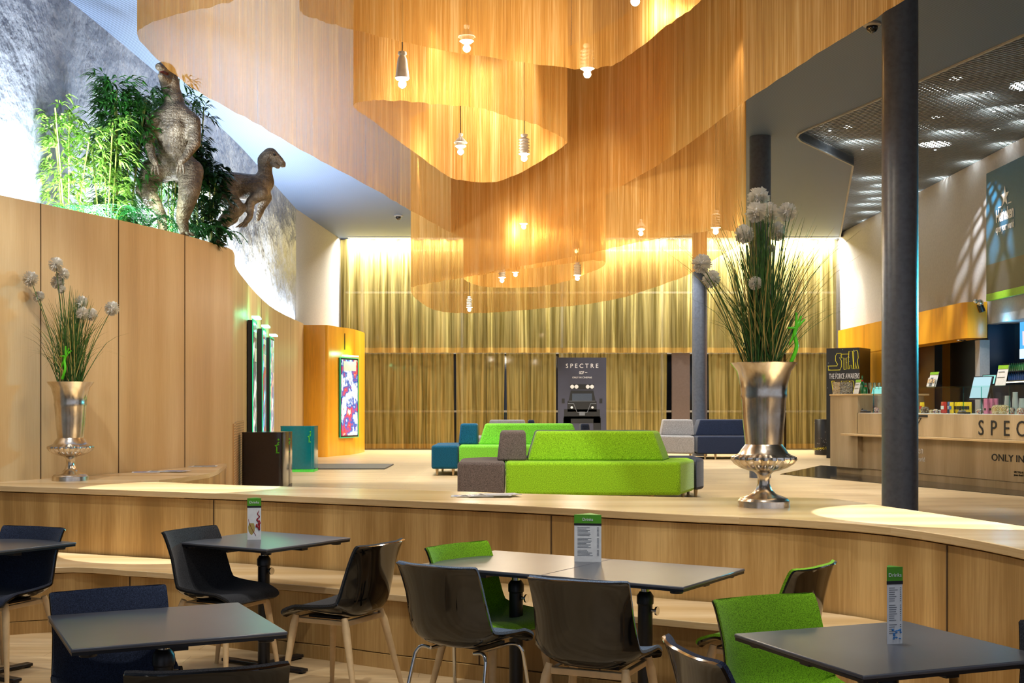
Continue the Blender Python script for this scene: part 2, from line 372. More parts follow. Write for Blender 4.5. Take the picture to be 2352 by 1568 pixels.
def resample(pts, n):
    P = [Vector(p[:2]) for p in pts]; A = [0]
    for a, b in zip(P, P[1:]): A.append(A[-1]+(b-a).length)
    out = []; i = 0
    for k in range(n):
        t = A[-1]*k/(n-1)
        while i < len(P)-2 and A[i+1] < t: i += 1
        out.append(P[i].lerp(P[i+1], (t-A[i])/max(1e-6, A[i+1]-A[i])))
    return out
def struct(o): return props(o, kind='structure')
# ------------------------------------------------------------------ the setting
CEIL = 5.39; UF = .45
ledge_front = catmull([(-4.42, 9.46, 0), (-3.81, 9.24, 0), (-2.01, 8.47, 0), (-1.21, 8.07, 0), (0, 7.43, 0), (.86, 6.86, 0), (1.34, 6.62, 0), (1.63, 6.4, 0), (1.86, 6.12, 0), (2.02, 5.7, 0), (2.13, 5.15, 0), (2.2, 4.2, 0), (2.25, 2.5, 0), (2.25, .5, 0)], 6)
ledge_back = [(-4.32, 10.0), (-3.9, 10.1), (-3.04, 9.83), (-2.03, 9.29), (-1.24, 9.0), (-.27, 8.59), (0, 8.44), (1.2, 8.06), (1.95, 8.06), (2.08, 7.95), (2.2, 7.43), (2.54, 6.15), (2.8, 4.8), (2.95, 2.5), (2.95, .5)]
struct(G().box((0, 6, -.05), (26, 22, .1)).build('floor', 'floor'))
up_poly = [p[:2] for p in resample(ledge_front, 40)]
off = [(p[0]+.1, p[1]+.14) for p in up_poly]
g = G(); n_ = len(off); P_ = off+[(13, .5), (13, 30), (-8, 30)]
g.prism([tuple(p) for p in P_], .001, UF); struct(g.build('floor_upper', 'floor'))
# ceiling with a notch where the raised open-mesh ceiling begins
notch = [(7.1, 8.0), (5.38, 13.04), (4.89, 14.9), (4.55, 16.2), (4.17, 17.5), (4.12, 17.75), (4.14, 17.95), (4.24, 18.2), (5.54, 20.1), (7.72, 29.2)]
struct(G().prism([(-8, -1), (9, -1), (9, 3)]+notch+[(-8, 29.2)], CEIL, CEIL+.12).build('ceiling', 'ceil'))
g = G(); ribbon(g, [(p[0], p[1]) for p in notch], CEIL-.02, CEIL+.45, .03); struct(g.build('trim_ceiling_edge', 'greywall'))
struct(G().box((6.4, 16, CEIL+.55), (5.6, 28, .06)).build('ceiling_upper', 'dark'))
g = G()
for sg in (-1, 1):
    i = 0; t_ = Vector((1, sg*1.15, 0)).normalized(); zz = CEIL+.15+.012*sg
    while True:
        y0 = -1+i*.115; i += 1
        if y0 > 29.0+6: break
        ya, yb = (y0-5.5, y0) if sg > 0 else (y0, y0-5.5)
        a = Vector((3.9, ya, zz)); b = Vector((8.7, yb, zz))
        def cl(p, q):
            if p.y < 5: p = p+(q-p)*((5-p.y)/(q.y-p.y))
            if p.y > 29: p = p+(q-p)*((29-p.y)/(q.y-p.y))
            return p
        if max(a.y, b.y) < 5.2 or min(a.y, b.y) > 28.8: continue
        a, b = cl(a, b), cl(b, a); c_ = (a+b)/2; g.box(c_, ((b-a).length, .022, .012), math.atan2(b.y-a.y, b.x-a.x))
m_ = plain('mesh_ceiling_metal', hexc('868a8c'), .4, .3)
props(g.build('mesh_ceiling_grid', m_), kind='structure')
# walls
cw = catmull([(-4.9, -1, 0), (-4.65, 5.0, 0), (-4.5, 8, 0), (-4.42, 9.4, 0), (-4.28, 11.5, 0), (-4.18, 14, 0), (-4.08, 18, 0), (-4.18, 21.5, 0), (-4.28, 24.6, 0)], 5)
g = G(); ribbon(g, [p[:2] for p in cw], 0, CEIL, .2); struct(g.build('wall_left', 'concrete', smooth=30))
struct(ribbon(G(), [(-4.28, 24.6), (-4.02, 29.1)], 0, CEIL, .2).build('wall_left_far', 'greywall'))
WT = 3.14
ww = catmull([(-4.5, 8.6, 0), (-4.3, 9.0, 0), (-3.99, 9.72, 0), (-3.49, 10.98, 0), (-3.16, 11.98, 0), (-3.0, 12.75, 0), (-2.96, 13.05, 0), (-3.02, 13.5, 0), (-3.40, 15.5, 0), (-4.03, 20.8, 0), (-4.2, 25.0, 0)], 8)
ww = [p for p in ww]
g = G(); ribbon(g, [p[:2] for p in ww[12:]], UF, WT, .05); wl = struct(g.build('wall_panelling', 'oakw', smooth=30))
# the seams between the wall panels
def path_at(path, px):
    best = None
    for a, b in zip(path, path[1:]):
        for k in range(12):
            p = Vector(a).lerp(Vector(b), k/12); q = CX+F*p[0]/p[1]
            if p[1] > 1 and (best is None or abs(q-px) < best[0]): best = (abs(q-px), p, (Vector(b)-Vector(a)))
    return best[1], best[2]
def seam_geo(path, pxs, z0, z1, par):
    for px in pxs:
        p, t = path_at(path, px); nrm = Vector((t.y, -t.x, 0)).normalized()
        G().box((p.x+nrm.x*.001, p.y+nrm.y*.001, (z0+z1)/2), (.007, .006, z1-z0), math.atan2(t.y, t.x)).build('panel_seam', 'seam', par)
M['seam'] = plain('seam_shadow_gap', hexc('4a3620'), .9)
seam_geo(ww[16:56], (92, 272, 424), UF+.4, WT, wl)
seam_geo(ww[62:], (600, 668), UF, WT, wl)
# black tray on the shelf behind the wooden wall, where the planting stands
g = G(); g.prism([(p[0]-.03, p[1]+.04) for p in ww[16:76]]+[(-4.1, 20), (-4.2, 14), (-4.3, 11.5), (-4.4, 9.8)], WT-.12, WT-.06); struct(g.build('trim_planter_shelf', 'black'))
struct(G().box((7.75, 22.1, 4.05+.1), (.2, 14.5, 2.7)).build('wall_right', 'greywallR'))
struct(G().box((7.75, 9, 4.15), (.2, 12, 2.5)).build('wall_right_near', 'greywallR'))
struct(G().box((7.47, 25.6, 1.515), (.36, 4.2, 2.13)).build('wall_right_orange', 'orange'))
struct(G().box((8.9, 23.55, 1.9), (2.5, .1, 2.9)).build('wall_passage_side', 'orange'))
struct(G().box((9.06, 12.0, 2.85), (2.7, 16.3, .08)).build('ceiling_bar_soffit', 'greywall'))
# back-of-house recess behind the counter
M['niche'] = plain('navy_laminate', hexc('16283c'), .3); M['niche2'] = plain('slate_panel', hexc('46525c'), .4)
struct(G().box((9.3, 14.0, 1.67), (.1, 14, 2.45)).build('wall_back_bar', 'niche'))
struct(G().box((7.95, 20.12, 1.67), (.5, .1, 2.45)).build('wall_back_bar_side', 'niche'))
struct(G().box((8.35, 22.0, 1.9), (.1, 3.0, 2.9)).build('wall_passage_back', 'niche2'))
struct(G().box((8.4, 21.9, 3.3), (1.4, 3.6, .06)).build('ceiling_passage', 'niche'))
struct(G().box((7.75, 23.0, 1.6), (.14, .9, 2.3)).build('door_1', 'black'))
# window wall: night behind the sheers
struct(G().box((2, 29.9, 2.9), (13, .1, 5.2)).build('window_1', 'nightglass'))
g = G()
for x in (-3.6, -1.2, 1.2, 3.6, 6.0): g.box((x, 29.8, 2.9), (.06, .06, 4.9))
for z in (1.35, 2.75, 4.2): g.box((2, 29.8, z), (12, .05, .05))
struct(g.build('window_frame', 'greywall'))
struct(G().box((2, 28.72, CEIL-.012), (11.6, .12, .02)).build('trim_curtain_cove', 'white'))
# dark glossy stone strip in front of the counter
g = G(); g.prism([(4.06, 18.8), (5.35, 21.5), (6.6, 19), (7.6, 13), (6.35, 13.4), (5.9, 14.2), (5.02, 16.4)], UF+.001, UF+.006); struct(g.build('floor_stone_inlay', plain('black_stone', hexc('1a1c20'), .12, 0, .7)))
# ledge between dining area and lounge
fr = resample(ledge_front, 60); bk = resample(ledge_back, 60)
lf = [(p.x, p.y) for p in fr]
ledge = empty('ledge_unit', (0, 7.8, 0), 0, 'long curved oak ledge dividing the sunken dining area from the lounge', 'ledge')
def at0(o, e): o.parent = e; o.matrix_parent_inverse = Matrix.Translation(-Vector(e.location)); return o
g = G(); band(g, fr, bk, .858, .9); at0(g.build('worktop', 'oaktop', bevel=.004), ledge)
arm_out = [(-3.55, 9.95), (-3.04, 9.83), (-2.86, 9.93), (-2.76, 10.15), (-2.66, 10.9), (-2.72, 11.5), (-2.93, 12.75)]
arm_in = [(-4.05, 9.8), (-3.7, 10.35), (-3.52, 10.85), (-3.4, 11.2), (-3.2, 11.8), (-3.08, 12.3), (-2.99, 12.8)]
g = G(); band(g, resample(arm_out, 24), resample(arm_in, 24), .859, .899); at0(g.build('side_worktop', 'oaktop', bevel=.004), ledge)
g = G(); ribbon(g, [(p.x, p.y) for p in resample(arm_out, 24)], UF, .858, .04); at0(g.build('side_panel', 'oak'), ledge)
pf = [(p[0]+.012, p[1]+.018) for p in lf]
g = G(); ribbon(g, pf, 0, .850, .04); fp = at0(g.build('front_panel', 'oak', smooth=40), ledge)
seam_geo([Vector((*p, 0)) for p in pf], (493, 1265, 2175), .43, .85, fp)
g = G(); ribbon(g, [(p.x-.02, p.y-.02) for p in bk[8:]], UF, .858, .03); at0(g.build('back_panel', 'oak'), ledge)
bench = empty('bench', (0, 7.2, 0), 0, 'low curved oak bench running along the foot of the ledge', 'bench')
bf = catmull([(-4.45, 7.4, 0), (-4.0, 7.5, 0), (-3.45, 7.98, 0), (-2.95, 8.2, 0), (-2.71, 8.15, 0), (-2.47, 8.02, 0), (-2.21, 7.92, 0), (-1.42, 7.46, 0), (-1.04, 7.25, 0), (-.63, 6.99, 0), (.72, 6.24, 0), (.98, 6.09, 0), (1.4, 5.88, 0), (1.7, 5.72, 0), (1.98, 5.62, 0)], 6)
bfr = resample(bf, 50); lfc = [v for v in ledge_front if v[0] < 2.04]; bbk = resample(lfc, 50)
g = G(); band(g, bfr, bbk, .392, .43); at0(g.build('seat_top', 'oaktop', bevel=.004), bench)
bpn = [(p.x+.01, p.y+.03) for p in bfr]
g = G(); ribbon(g, bpn, .085, .385, .03); bp_ = at0(g.build('front_panel', 'oak', smooth=40), bench)
seam_geo([Vector((*p, 0)) for p in bpn], (298, 1100, 1380), .085, .385, bp_)
g = G(); ribbon(g, [(p.x+.0, p.y+.02) for p in bfr], 0, .08, .03); at0(g.build('kickboard', 'oak', smooth=40), bench)
# perforated grille beside the side ledge
def perf():
    n = N('perforated_oak'); vo = n.n('ShaderNodeTexBrick', offset=0); vo.inputs['Scale'].default_value = 1
    vo.inputs['Brick Width'].default_value = .03; vo.inputs['Row Height'].default_value = .03; vo.inputs['Mortar Size'].default_value = .008
    vo.inputs['Color1'].default_value = (*hexc('5a4428'), 1); vo.inputs['Color2'].default_value = (*hexc('5a4428'), 1); vo.inputs['Mortar'].default_value = (*hexc('c9a470'), 1)
    n.l(n.uv(), vo.inputs['Vector']); n.col(vo.outputs['Color']); return n.set(.6)
M['perf'] = perf()
g = G(); ribbon(g, [p[:2] for p in ww[52:66]], UF, 1.3, -.012); at_ = g.build('air_grille', 'perf', smooth=40)
props(at_, 'perforated air grille low on the oak wall behind the dark bins', 'air grille')
# columns
def col(px, Y, lbl):
    x = (px-CX)*Y/F
    g = G().lathe([(.155, 0), (.155, CEIL-UF-.005)], (0, 0, 0), 48); o = g.build('column', 'column', smooth=40); o.location = (x, Y, UF); struct(o)
col(2067, 10.9, ''); col(1746, 18.0, ''); col(1607, 25.75, '')
# ------------------------------------------------------------------ far curtains
def curtain(name, x0, x1, y, z0, z1, pitch, amp, label, hem=True, mat='sheer'):
    n = int((x1-x0)/.035); rows = []; A = []
    rnd = random.Random(int(x0*100)+7); ph = 0; pts = []
    for i in range(n+1):
        ph += 2*PI*.035/pitch*(1+.35*math.sin(i*.13+x0)+rnd.uniform(-.2, .2)); pts.append((x0+(x1-x0)*i/n, ph))
    def row(z, k):
        return [Vector((x+.012*math.sin(p*.5+z), y+amp*k*(math.sin(p)+.35*math.sin(p*.47+z*.4)), z)) for x, p in pts]
    zs = [z1, z1-(z1-z0)*.3, z0+(z1-z0)*.35, z0+.12, z0]
    root = empty(name, ((x0+x1)/2, y, z0), 0, label, 'curtain', 'gold sheer curtains on the window wall')
    g = G(); g.surf([row(z, .8+.3*(z1-z)/(z1-z0)) for z in zs[:4]], uvs=lambda i, k: (k*.035, zs[i])); at0(g.build('curtain_panel', mat, smooth=80), root)
    g = G(); g.surf([row(z, 1.1) for z in zs[3:]], uvs=lambda i, k: (k*.035, zs[3+i])); at0(g.build('hem', 'hem', smooth=80), root)
    at0(G().box(((x0+x1)/2, y, z1+.01), (x1-x0, .03, .025)).build('curtain_track', 'black'), root)
    return root
curtain('upper_curtain', -4.0, 7.6, 28.95, 2.72, 5.36, .30, .07, 'tall upper gold sheer curtain below the lit ceiling line, hanging over all others')
for (a, b, l) in ((833, 1043, 'lower gold sheer beside the orange kiosk'), (1047, 1158, 'lower gold sheer to the left of the middle gap under a dark rail'), (1163, 1276, 'lower gold sheer just left of the car poster'),
                  (1284, 1531, 'widest lower gold sheer behind and right of the car poster'), (1628, 1800, 'lower gold sheer between farthest column and white flowers'), (1806, 1905, 'lower gold sheer beside the black film standee')):
    curtain('lower_curtain', (a-CX)*29.3/F, (b-CX)*29.3/F, 29.3, UF+.02, 2.75, .17, .035, l)
o = props(G().box((3.97, 29.2, 1.6), (.42, .1, 2.25)).build('window_pier', plain('pier_taupe', hexc('5c4f4d'), .6)), kind='structure')
# ------------------------------------------------------------------ chain-mesh chandelier loops
def loop(pts, z, label):
    P = catmull([(a, b, 0) for a, b in pts], 8, True); n = len(P)
    rows = []
    A = [0]
    for i in range(n): A.append(A[-1]+(P[(i+1) % n]-P[i]).length)
    rnd = random.Random(n+int(z*10)); jit = [rnd.uniform(-.006, .006) for _ in range(n)]
    for zz in (CEIL-.001, (CEIL+z)/2, z): rows.append([Vector((p.x, p.y, zz+(jit[i] if zz == z else 0))) for i, p in enumerate(P)])
    zz = (CEIL, (CEIL+z)/2, z)
    g = G(); g.surf(rows, True, uvs=lambda i, k: (A[k], zz[i])); o = g.build('chain_curtain', 'chain', smooth=80)
    props(o, label, 'chain curtain', 'gold chain curtains hanging in loops from the ceiling')
    return o
loop([(-2.25,7.55),(-2.22,8.59),(-1.98,9.8),(-1.76,11.0),(-1.43,12.54),(-1.19,13.8),(-.89,15.3),(-.61,16.3),(.02,16.6),(.58,14.6),(1.31,11.5),(1.69,9.02),(1.94,7.65),(2.13,6.74),(2.2,5.9),(1.2,5.5),(0,5.7),(-1.0,6.2),(-1.5,6.74),(-1.8,6.93),(-2.13,7.2)], 3.7, 'largest golden chain curtain loop, running out at the top corners')
loop([(-1.16,9.09),(-1.09,9.57),(-.71,11.5),(-.54,12.1),(-.2,12.25),(.1,11.7),(.42,10.6),(.44,10.3),(.22,9.8),(.01,9.53),(-.245,9.2),(-.64,9.05),(-.96,8.95)], 3.7, 'small inner golden chain loop around two white insulator pendants')
loop([(-1.15,6.74),(-1.18,6.95),(-1.1,7.1),(-.93,7.27),(-.47,7.66),(.35,8.1),(.6,8.08),(.73,7.84),(.9,7.2),(1.03,6.74),(1.05,6.2),(.3,5.95),(-.8,6.15),(-1.1,6.5)], 3.7, 'nearest golden chain loop, cut off by the upper edge of the picture')
loop([(-1.41,17.3),(-1.44,19),(-1.24,21.1),(-.58,21.6),(.53,20.5),(1.49,19),(2.1,15.8),(2.23,13.4),(2.27,12.3),(2.2,11.7),(2.0,11.4),(1.72,11.5),(1.18,12.3),(.76,13.2),(.12,14.3),(-.7,15.7),(-1.26,16.6)], 3.1, 'lowest wide chain loop hanging farthest back before the gold sheers')
loop([(-.62,15.9),(-.4,16.9),(.14,17.1),(.62,16.5),(1.05,14.6),(.95,13.9),(.4,14.5),(-.35,15.4)], 3.12, 'small chain loop nested inside the lowest wide loop')
# ------------------------------------------------------------------ pendants
M['bulb'] = emit('bulb_glow', (1, .78, .45), 45)
def pendant(px, py, Y, kind, label, pw=26):
    p = PD(px, py, Y); root = empty('pendant_lamp', p, 0, label, 'pendant lamp', 'white insulator pendants with glowing bulbs')
    if kind == 0: pr = [(.012, .225), (.028, .22), (.03, .205), (.02, .195), (.026, .185), (.032, .17), (.046, .06), (.048, .045), (.04, .035)]
    elif kind == 1:
        pr = [(.012, .22), (.03, .215), (.03, .2), (.018, .19)]
        for i in range(6): z = .175-i*.025; pr += [(.036, z+.006), (.05, z-.006), (.036, z-.010)]
        pr += [(.03, .03)]
    else: pr = [(.012, .17), (.02, .165), (.02, .15), (.014, .14), (.05, .10), (.06, .085), (.03, .08), (.05, .06), (.05, .055), (.03, .04)]
    G().lathe(pr[::-1], (0, 0, 0), 20).build('insulator', 'porc', root, smooth=35)
    G().sphere((0, 0, .005), .027, 10).build('bulb', 'bulb', root, smooth=60)
    G().tube([(0, 0, pr[0][1]-.004), (0, 0, CEIL-p.z)], .004, 6).build('cable', 'ink', root)
    point('pendant_light', (p.x, p.y, p.z-.05), pw, WARM, .04)
for a in ((924, 195, 8.3, 0, 'smooth white pendant hanging alone at upper left of the chain loops'), (1349, 172, 8.8, 1, 'ribbed pendant half veiled by the nearest loop, upper right'),
          (1058, 350, 11.0, 2, 'cone-shaped white pendant inside the small loop, left one'), (1204, 365, 10.9, 1, 'ribbed pendant inside the small loop, right one'),
          (1203, 522, 14.5, 0, 'smooth pendant hanging at the low point of the largest loop'), (1153, 645, 16.2, 1, 'ribbed pendant left of a bare light inside the lowest loop'),
          (1326, 640, 15.6, 1, 'ribbed pendant right of centre inside the lowest loop'), (1078, 712, 19.8, 1, 'lowest and farthest ribbed pendant near the lower edge of the chains'),
          (1072, 113, 8.6, 2, 'pendant behind the nearest loop, above the cone-shaped one'), (1459, 5, 7.3, 0, 'pendant at the top edge of the picture inside the nearest loop'),
          (1472, 537, 14.3, 2, 'flat pendant veiled by chain at mid right'), (1644, 533, 12.4, 1, 'pendant veiled by chain left of the white flowers'),
          (1184, 632, 17.8, 1, 'pendant just right of the left ribbed one in the lowest loop'), (1324, 578, 19.0, 0, 'small distant pendant above the right ribbed one')):
    pendant(*a)
# ------------------------------------------------------------------ tables
def make_table():
    r = empty('dining_table', (0, 0, 0))
    G().box((0, 0, .724), (.7, .7, .013)).build('tabletop', 'table', r, bevel=.004)
    G().box((0, 0, .7125), (.694, .694, .01)).build('tabletop_edge', 'black', r)
    g = G()
    for a in (0, PI/2): g.box((0, 0, .698), (.62, .05, .02), a)
    g.box((0, 0, .688), (.2, .2, .02))
    for sx in (-1, 1):
        for sy in (-1, 1): g.lathe([(.028, .692), (.03, .702), (.026, .708)], (sx*.29, sy*.29, 0), 12)
    g.build('underframe', 'black', r, bevel=.002)
    G().lathe([(.021, .62), (.021, .69)], n=20).build('piston', 'chrome', r, smooth=40)
    G().lathe([(.034, .012), (.034, .58), (.039, .585), (.039, .62), (.026, .64)], n=28).build('column_tube', 'black', r, smooth=35)
    G().tube([(.034, 0, .555), (.058, 0, .555)], .008, 10).tube([(.055, 0, .555), (.064, 0, .555)], .02, 18).build('height_knob', 'chrome', r, smooth=40)
    g = G()
    for a in (0, PI/2): g.box((0, 0, .016), (.62, .055, .018), a)
    for a in range(4): g.lathe([(.02, 0), (.022, .008)], (.29*math.cos(a*PI/2), .29*math.sin(a*PI/2), 0), 12)
    g.build('foot', 'black', r, bevel=.004); return r
T0 = make_table(); first = True
for (x, y, a, l) in ((-2.93, 6.86, -32, 'dark square table cut off at the left edge beside the navy chair'), (-1.42, 7.10, -32, 'dark square table holding the drinks card with a splashing glass'),
                     (.02, 6.10, -32, 'left half of the pale-shining double table, under the two black chair backs'), (.615, 5.73, -32, 'right half of the pale-shining double table, with the folded menu on the seam side'),
                     (-1.23, 4.38, 26, 'bare dark square table in the left foreground'), (1.20, 3.98, 21, 'dark square table in the right foreground with a tall slim menu')):
    t = T0 if first else copy_tree(T0); first = False
    t.location = (x, y, 0); t.rotation_euler = (0, 0, R(a)); props(t, l, 'table', 'square cafe tables')
# ------------------------------------------------------------------ chairs (local front = -Y)
PROF = [(-.235, .428), (-.215, .448), (-.16, .455), (-.08, .447), (.0, .437), (.08, .432), (.14, .437), (.185, .462), (.212, .51), (.228, .575), (.242, .65), (.256, .72), (.272, .785), (.277, .80)]
def shell_grid(off, scale=1.0, n=17):
    P = catmull([(0, y, z) for y, z in PROF], 3); m = len(P); rows = []
    for i, p in enumerate(P):
        t = i/(m-1); a = P[max(i-1, 0)]; b = P[min(i+1, m-1)]; tg = (b-a).normalized(); nr = Vector((0, -tg.z, tg.y))   # inner side normal
        seat = max(0, 1-t*2.1); wdt = .205+.02*math.sin(PI*min(1, t*1.3))+.012*t
        ed = min(t, 1-t)/.05
        if ed < 1: wdt -= .03*(1-math.sqrt(max(0, 1-(1-ed)**2)))
        cur = .018+.065*math.sin(PI*min(1, max(0, (t-.12)/.95)))**1.2
        if t < .18: cur -= .03*(1-t/.18)
        row = []
        for k in range(n):
            v = -1+2*k/(n-1); vv = math.copysign(abs(v)**.92, v); row.append(Vector((wdt*vv*scale, p.y, p.z))+nr*(off+cur*abs(v)**2.6)+Vector((0, 0, -.010*(v*v)*t*t)))
        rows.append(row)
    return rows
def make_chair(fm, style):
    r = empty('chair', (0, 0, 0))
    G().slab(shell_grid(0), shell_grid(-.009)).build('shell', 'gloss', r, smooth=50)
    G().slab(shell_grid(.013, .99), shell_grid(.0005, .99)).build('upholstery', fm, r, smooth=50)
    if style == 'wood':
        for sx in (-1, 1):
            for (y0, y1) in ((-.165, -.215), (.13, .235)):
                G().tube([(sx*.165, y0, .432), (sx*.175, y0+(y1-y0)*.15, .38), (sx*.222, y1, .006)], [.016, .0205, .0115], 14).tube([(sx*.222, y1, .008), (sx*.222, y1, 0)], .0125, 10).build('leg', 'ash', r, smooth=35)
        g = G()
        for y in (-.165, .13): g.box((0, y, .405), (.33, .028, .028))
        for sx in (-1, 1): g.box((sx*.15, -.015, .405), (.024, .29, .024))
        g.build('seat_frame', 'ash', r, bevel=.003)
    else:
        for sx in (-1, 1):
            for (y0, y1) in ((-.15, -.21), (.12, .235)):
                G().tube(catmull([(sx*.12, y0, .408), (sx*.165, y0, .412), (sx*.19, y0+(y1-y0)*.1, .39), (sx*.2, y0+(y1-y0)*.25, .33), (sx*.225, y1, 0)], 5), .0085, 12).build('leg', 'chrome', r, smooth=40)
        g = G()
        for sx in (-1, 1): g.tube([(sx*.12, -.15, .408), (sx*.12, .12, .408)], .008, 10)
        g.build('seat_frame', 'chrome', r, smooth=40)
    G().box((0, -.02, .4225), (.24, .2, .012)).build('mounting_plate', 'black', r)
    return r
protos = {}
def chair(kind, x, y, d, label):
    if kind in protos: o = copy_tree(protos[kind])
    else: o = protos[kind] = make_chair(*kind)
    o.location = (x, y, 0); o.rotation_euler = (0, 0, math.atan2(d[1], d[0])+PI/2); props(o, label, 'chair', 'cafe shell chairs'); return o
chair(('navy', 'wood'), -2.82, 6.88, (-.35, -.94), 'navy felt chair facing forward at the left edge, behind the cut-off table')
chair(('char', 'wood'), -1.61, 6.90, (.88, -.46), 'charcoal felt chair turned right beside the drinks-card table')
chair(('char', 'wood'), -.88, 6.41, (-.9, .45), 'black glossy-backed chair with wooden legs facing left at the drinks-card table')
chair(('navy', 'wood'), -1.41, 4.50, (.5, -.86), 'dark navy felt chair tucked behind the bare left foreground table')
chair(('char', 'wood'), -.88, 3.53, (-.3, .95), 'nearest chair, only its black back rim showing at the bottom left')
chair(('blue', 'chrome'), -.2, 5.62, (.56, .83), 'glossy black chair on thin chrome legs with its back to us')
chair(('blue', 'wood'), .36, 5.19, (.41, .91), 'glossy black chair with wooden legs, back to us at the double table')
chair(('green', 'wood'), -.1, 6.06, (.74, -.67), 'green felt chair behind the double table near the ledge')
chair(('green', 'wood'), 1.13, 5.56, (-.79, .61), 'green chair showing its dark back by the bench, turned away')
chair(('green', 'wood'), 1.01, 4.30, (.39, -.92), 'bright green felt chair facing us behind the right foreground table')
chair(('navy', 'wood'), .75, 3.62, (.97, .22), 'dark chair at bottom centre-right with its curved back rim showing')
chair(('char', 'wood'), 1.76, 3.72, (-.35, -.94), 'grey felt chair mostly beyond the right edge')
# ------------------------------------------------------------------ menus on tables
def menu(px, py, wpx, hpx, z, rz, label, drinks=False, group='drinks menus on the tables'):
    p = PL(px, py, z); sc = p.y/F; w_ = wpx*sc; h = hpx*sc
    r = empty('menu_card', (p.x, p.y, z), rz, label, 'menu card', group)
    a = Vector((-w_/2, 0, 0)); b = Vector((w_/2, 0, 0)); c = Vector((0, w_*.8, 0))
    g = G()
    for p0, p1 in ((a, b), (b, c), (c, a)):
        d = (p1-p0).normalized(); n2 = Vector((d.y, -d.x, 0))*.0006
        g.prism([(p0-n2)[:2], (p1-n2)[:2], (p1+n2)[:2], (p0+n2)[:2]], 0, h)
    g.build('card', 'white', r)
    k = .18*h
    g = G(); e = .0012
    pp = [(a.x, -e), (b.x+e, -e), (c.x, c.y+e*2), (a.x-e, 0)]
    g.prism(pp, h*.82, h+.0005)
    g.build('green_header', 'limedk', r)
    g = G().prism([(a.x-e, -e*1.4), (b.x+e*1.4, -e*1.4), (c.x, c.y+e*3), (a.x-e*1.6, 0)], h*.775, h*.82); g.build('black_strip', 'ink', r)
    if drinks:
        g = G()
        g.tube([Vector((-w_*.42+.0005*i, -.002, h*.5-i*h*.05)) + Vector((w_*.5*(i/8)**1.5, 0, 0)) for i in range(9)], .0012, 6)
        for i in range(16): g.sphere((w_*(.30-.16*math.sin(i*1.1)*(1-i/20)), -.0012, h*(.30+.026*i)), .006-.00025*i, 6, 1.3)
        for i in range(7): g.sphere((w_*.36, -.0012, h*(.26+.03*i)), .006, 6, 1.4)
        g.build('wine_splash', plain('wine_red', hexc('9c1d24'), .4), r)
        G().lathe([(.002, -.03), (w_*.24, 0), (w_*.27, h*.10), (w_*.2, h*.2)], (-w_*.2, 0, h*.2), 16).build('glass_picture', 'straw', r, smooth=50).scale = (1, .08, 1)
    else:
        g = G(); y0 = h*.73; i = 0
        rnd = random.Random(int(px))
        while y0 > h*.12:
            if i % 8 == 7: y0 -= h*.03
            x1 = w_*rnd.uniform(-.05, .2); g.box(((-w_*.38+x1)/2, -.0012, y0), (x1+w_*.38, .0008, h*.008)); g.box((w_*.38, -.0012, y0), (w_*.08, .0008, h*.008)); y0 -= h*.028; i += 1
        g.build('menu_text', 'greytxt', r)
        if wpx < 50:
            g = G()
            for i in range(18): g.sphere((w_*.1+rnd.uniform(-.25, .3)*w_, -.0008, h*(.03+.16*rnd.random())), .004, 5, .6)
            g.build('blue_flower_print', plain('blue_print', hexc('3a86c8'), .5), r)
    text('Drinks', min(h*.085, w_*.32), Vector((p.x, p.y, z))+Matrix.Rotation(rz, 3, 'Z')@Vector((0, -e*1.5, h*.875)), Matrix.Rotation(rz, 3, 'Z')@Vector((1, 0, 0)), Matrix.Rotation(rz, 3, 'Z')@Vector((0, -1, 0)), 'wtxt', r, align='CENTER', ext=.0005)
    return r
menu(584, 1239, 31, 95, .7305, R(4), 'slim drinks card with a splashing wine glass on the back left table', True)
menu(1350, 1290, 62, 108, .7305, R(-10), 'wide three-sided menu printed with price lists on the double table')
menu(2055, 1478, 38, 176, .7305, R(12), 'tall slim menu with blue flowers on the right foreground table')
# ------------------------------------------------------------------ silver urns and grass arrangements
def urn(p, h, label, seed):
    r = empty('urn', p, 0, label, 'vase', 'tall silver urns on the ledge')
    s_ = h/.83
    pr = [(.150, 0), (.148, .035), (.14, .042), (.135, .05), (.115, .058), (.07, .075), (.045, .10), (.034, .135), (.034, .16), (.04, .185), (.055, .2), (.06, .205), (.052, .21)]
    G().lathe([(a*s_, b*s_) for a, b in pr], n=40).build('pedestal', 'silver', r, smooth=40)
    def ribs(r_, z, a): return .10*(abs(math.cos(a*11))-.6) if .212*s_ < z < .29*s_ else 0
    pr = [(.05, .20), (.085, .208), (.13, .225), (.165, .248), (.183, .272), (.18, .288), (.155, .30), (.14, .31), (.125, .335), (.112, .35), (.106, .36)]
    G().lathe([(a*s_, b*s_) for a, b in pr], n=112, ribs=ribs).build('gadrooned_bowl', 'silver', r, smooth=40)
    pr = [(.103, .34), (.108, .38), (.122, .52), (.128, .62), (.134, .64), (.131, .655), (.135, .70), (.155, .78), (.188, .824), (.190, .83), (.185, .83), (.15, .785), (.12, .70), (.11, .60)]
    G().lathe([(a*s_, b*s_) for a, b in pr], n=48).build('body', 'silver', r, smooth=40)
    return r
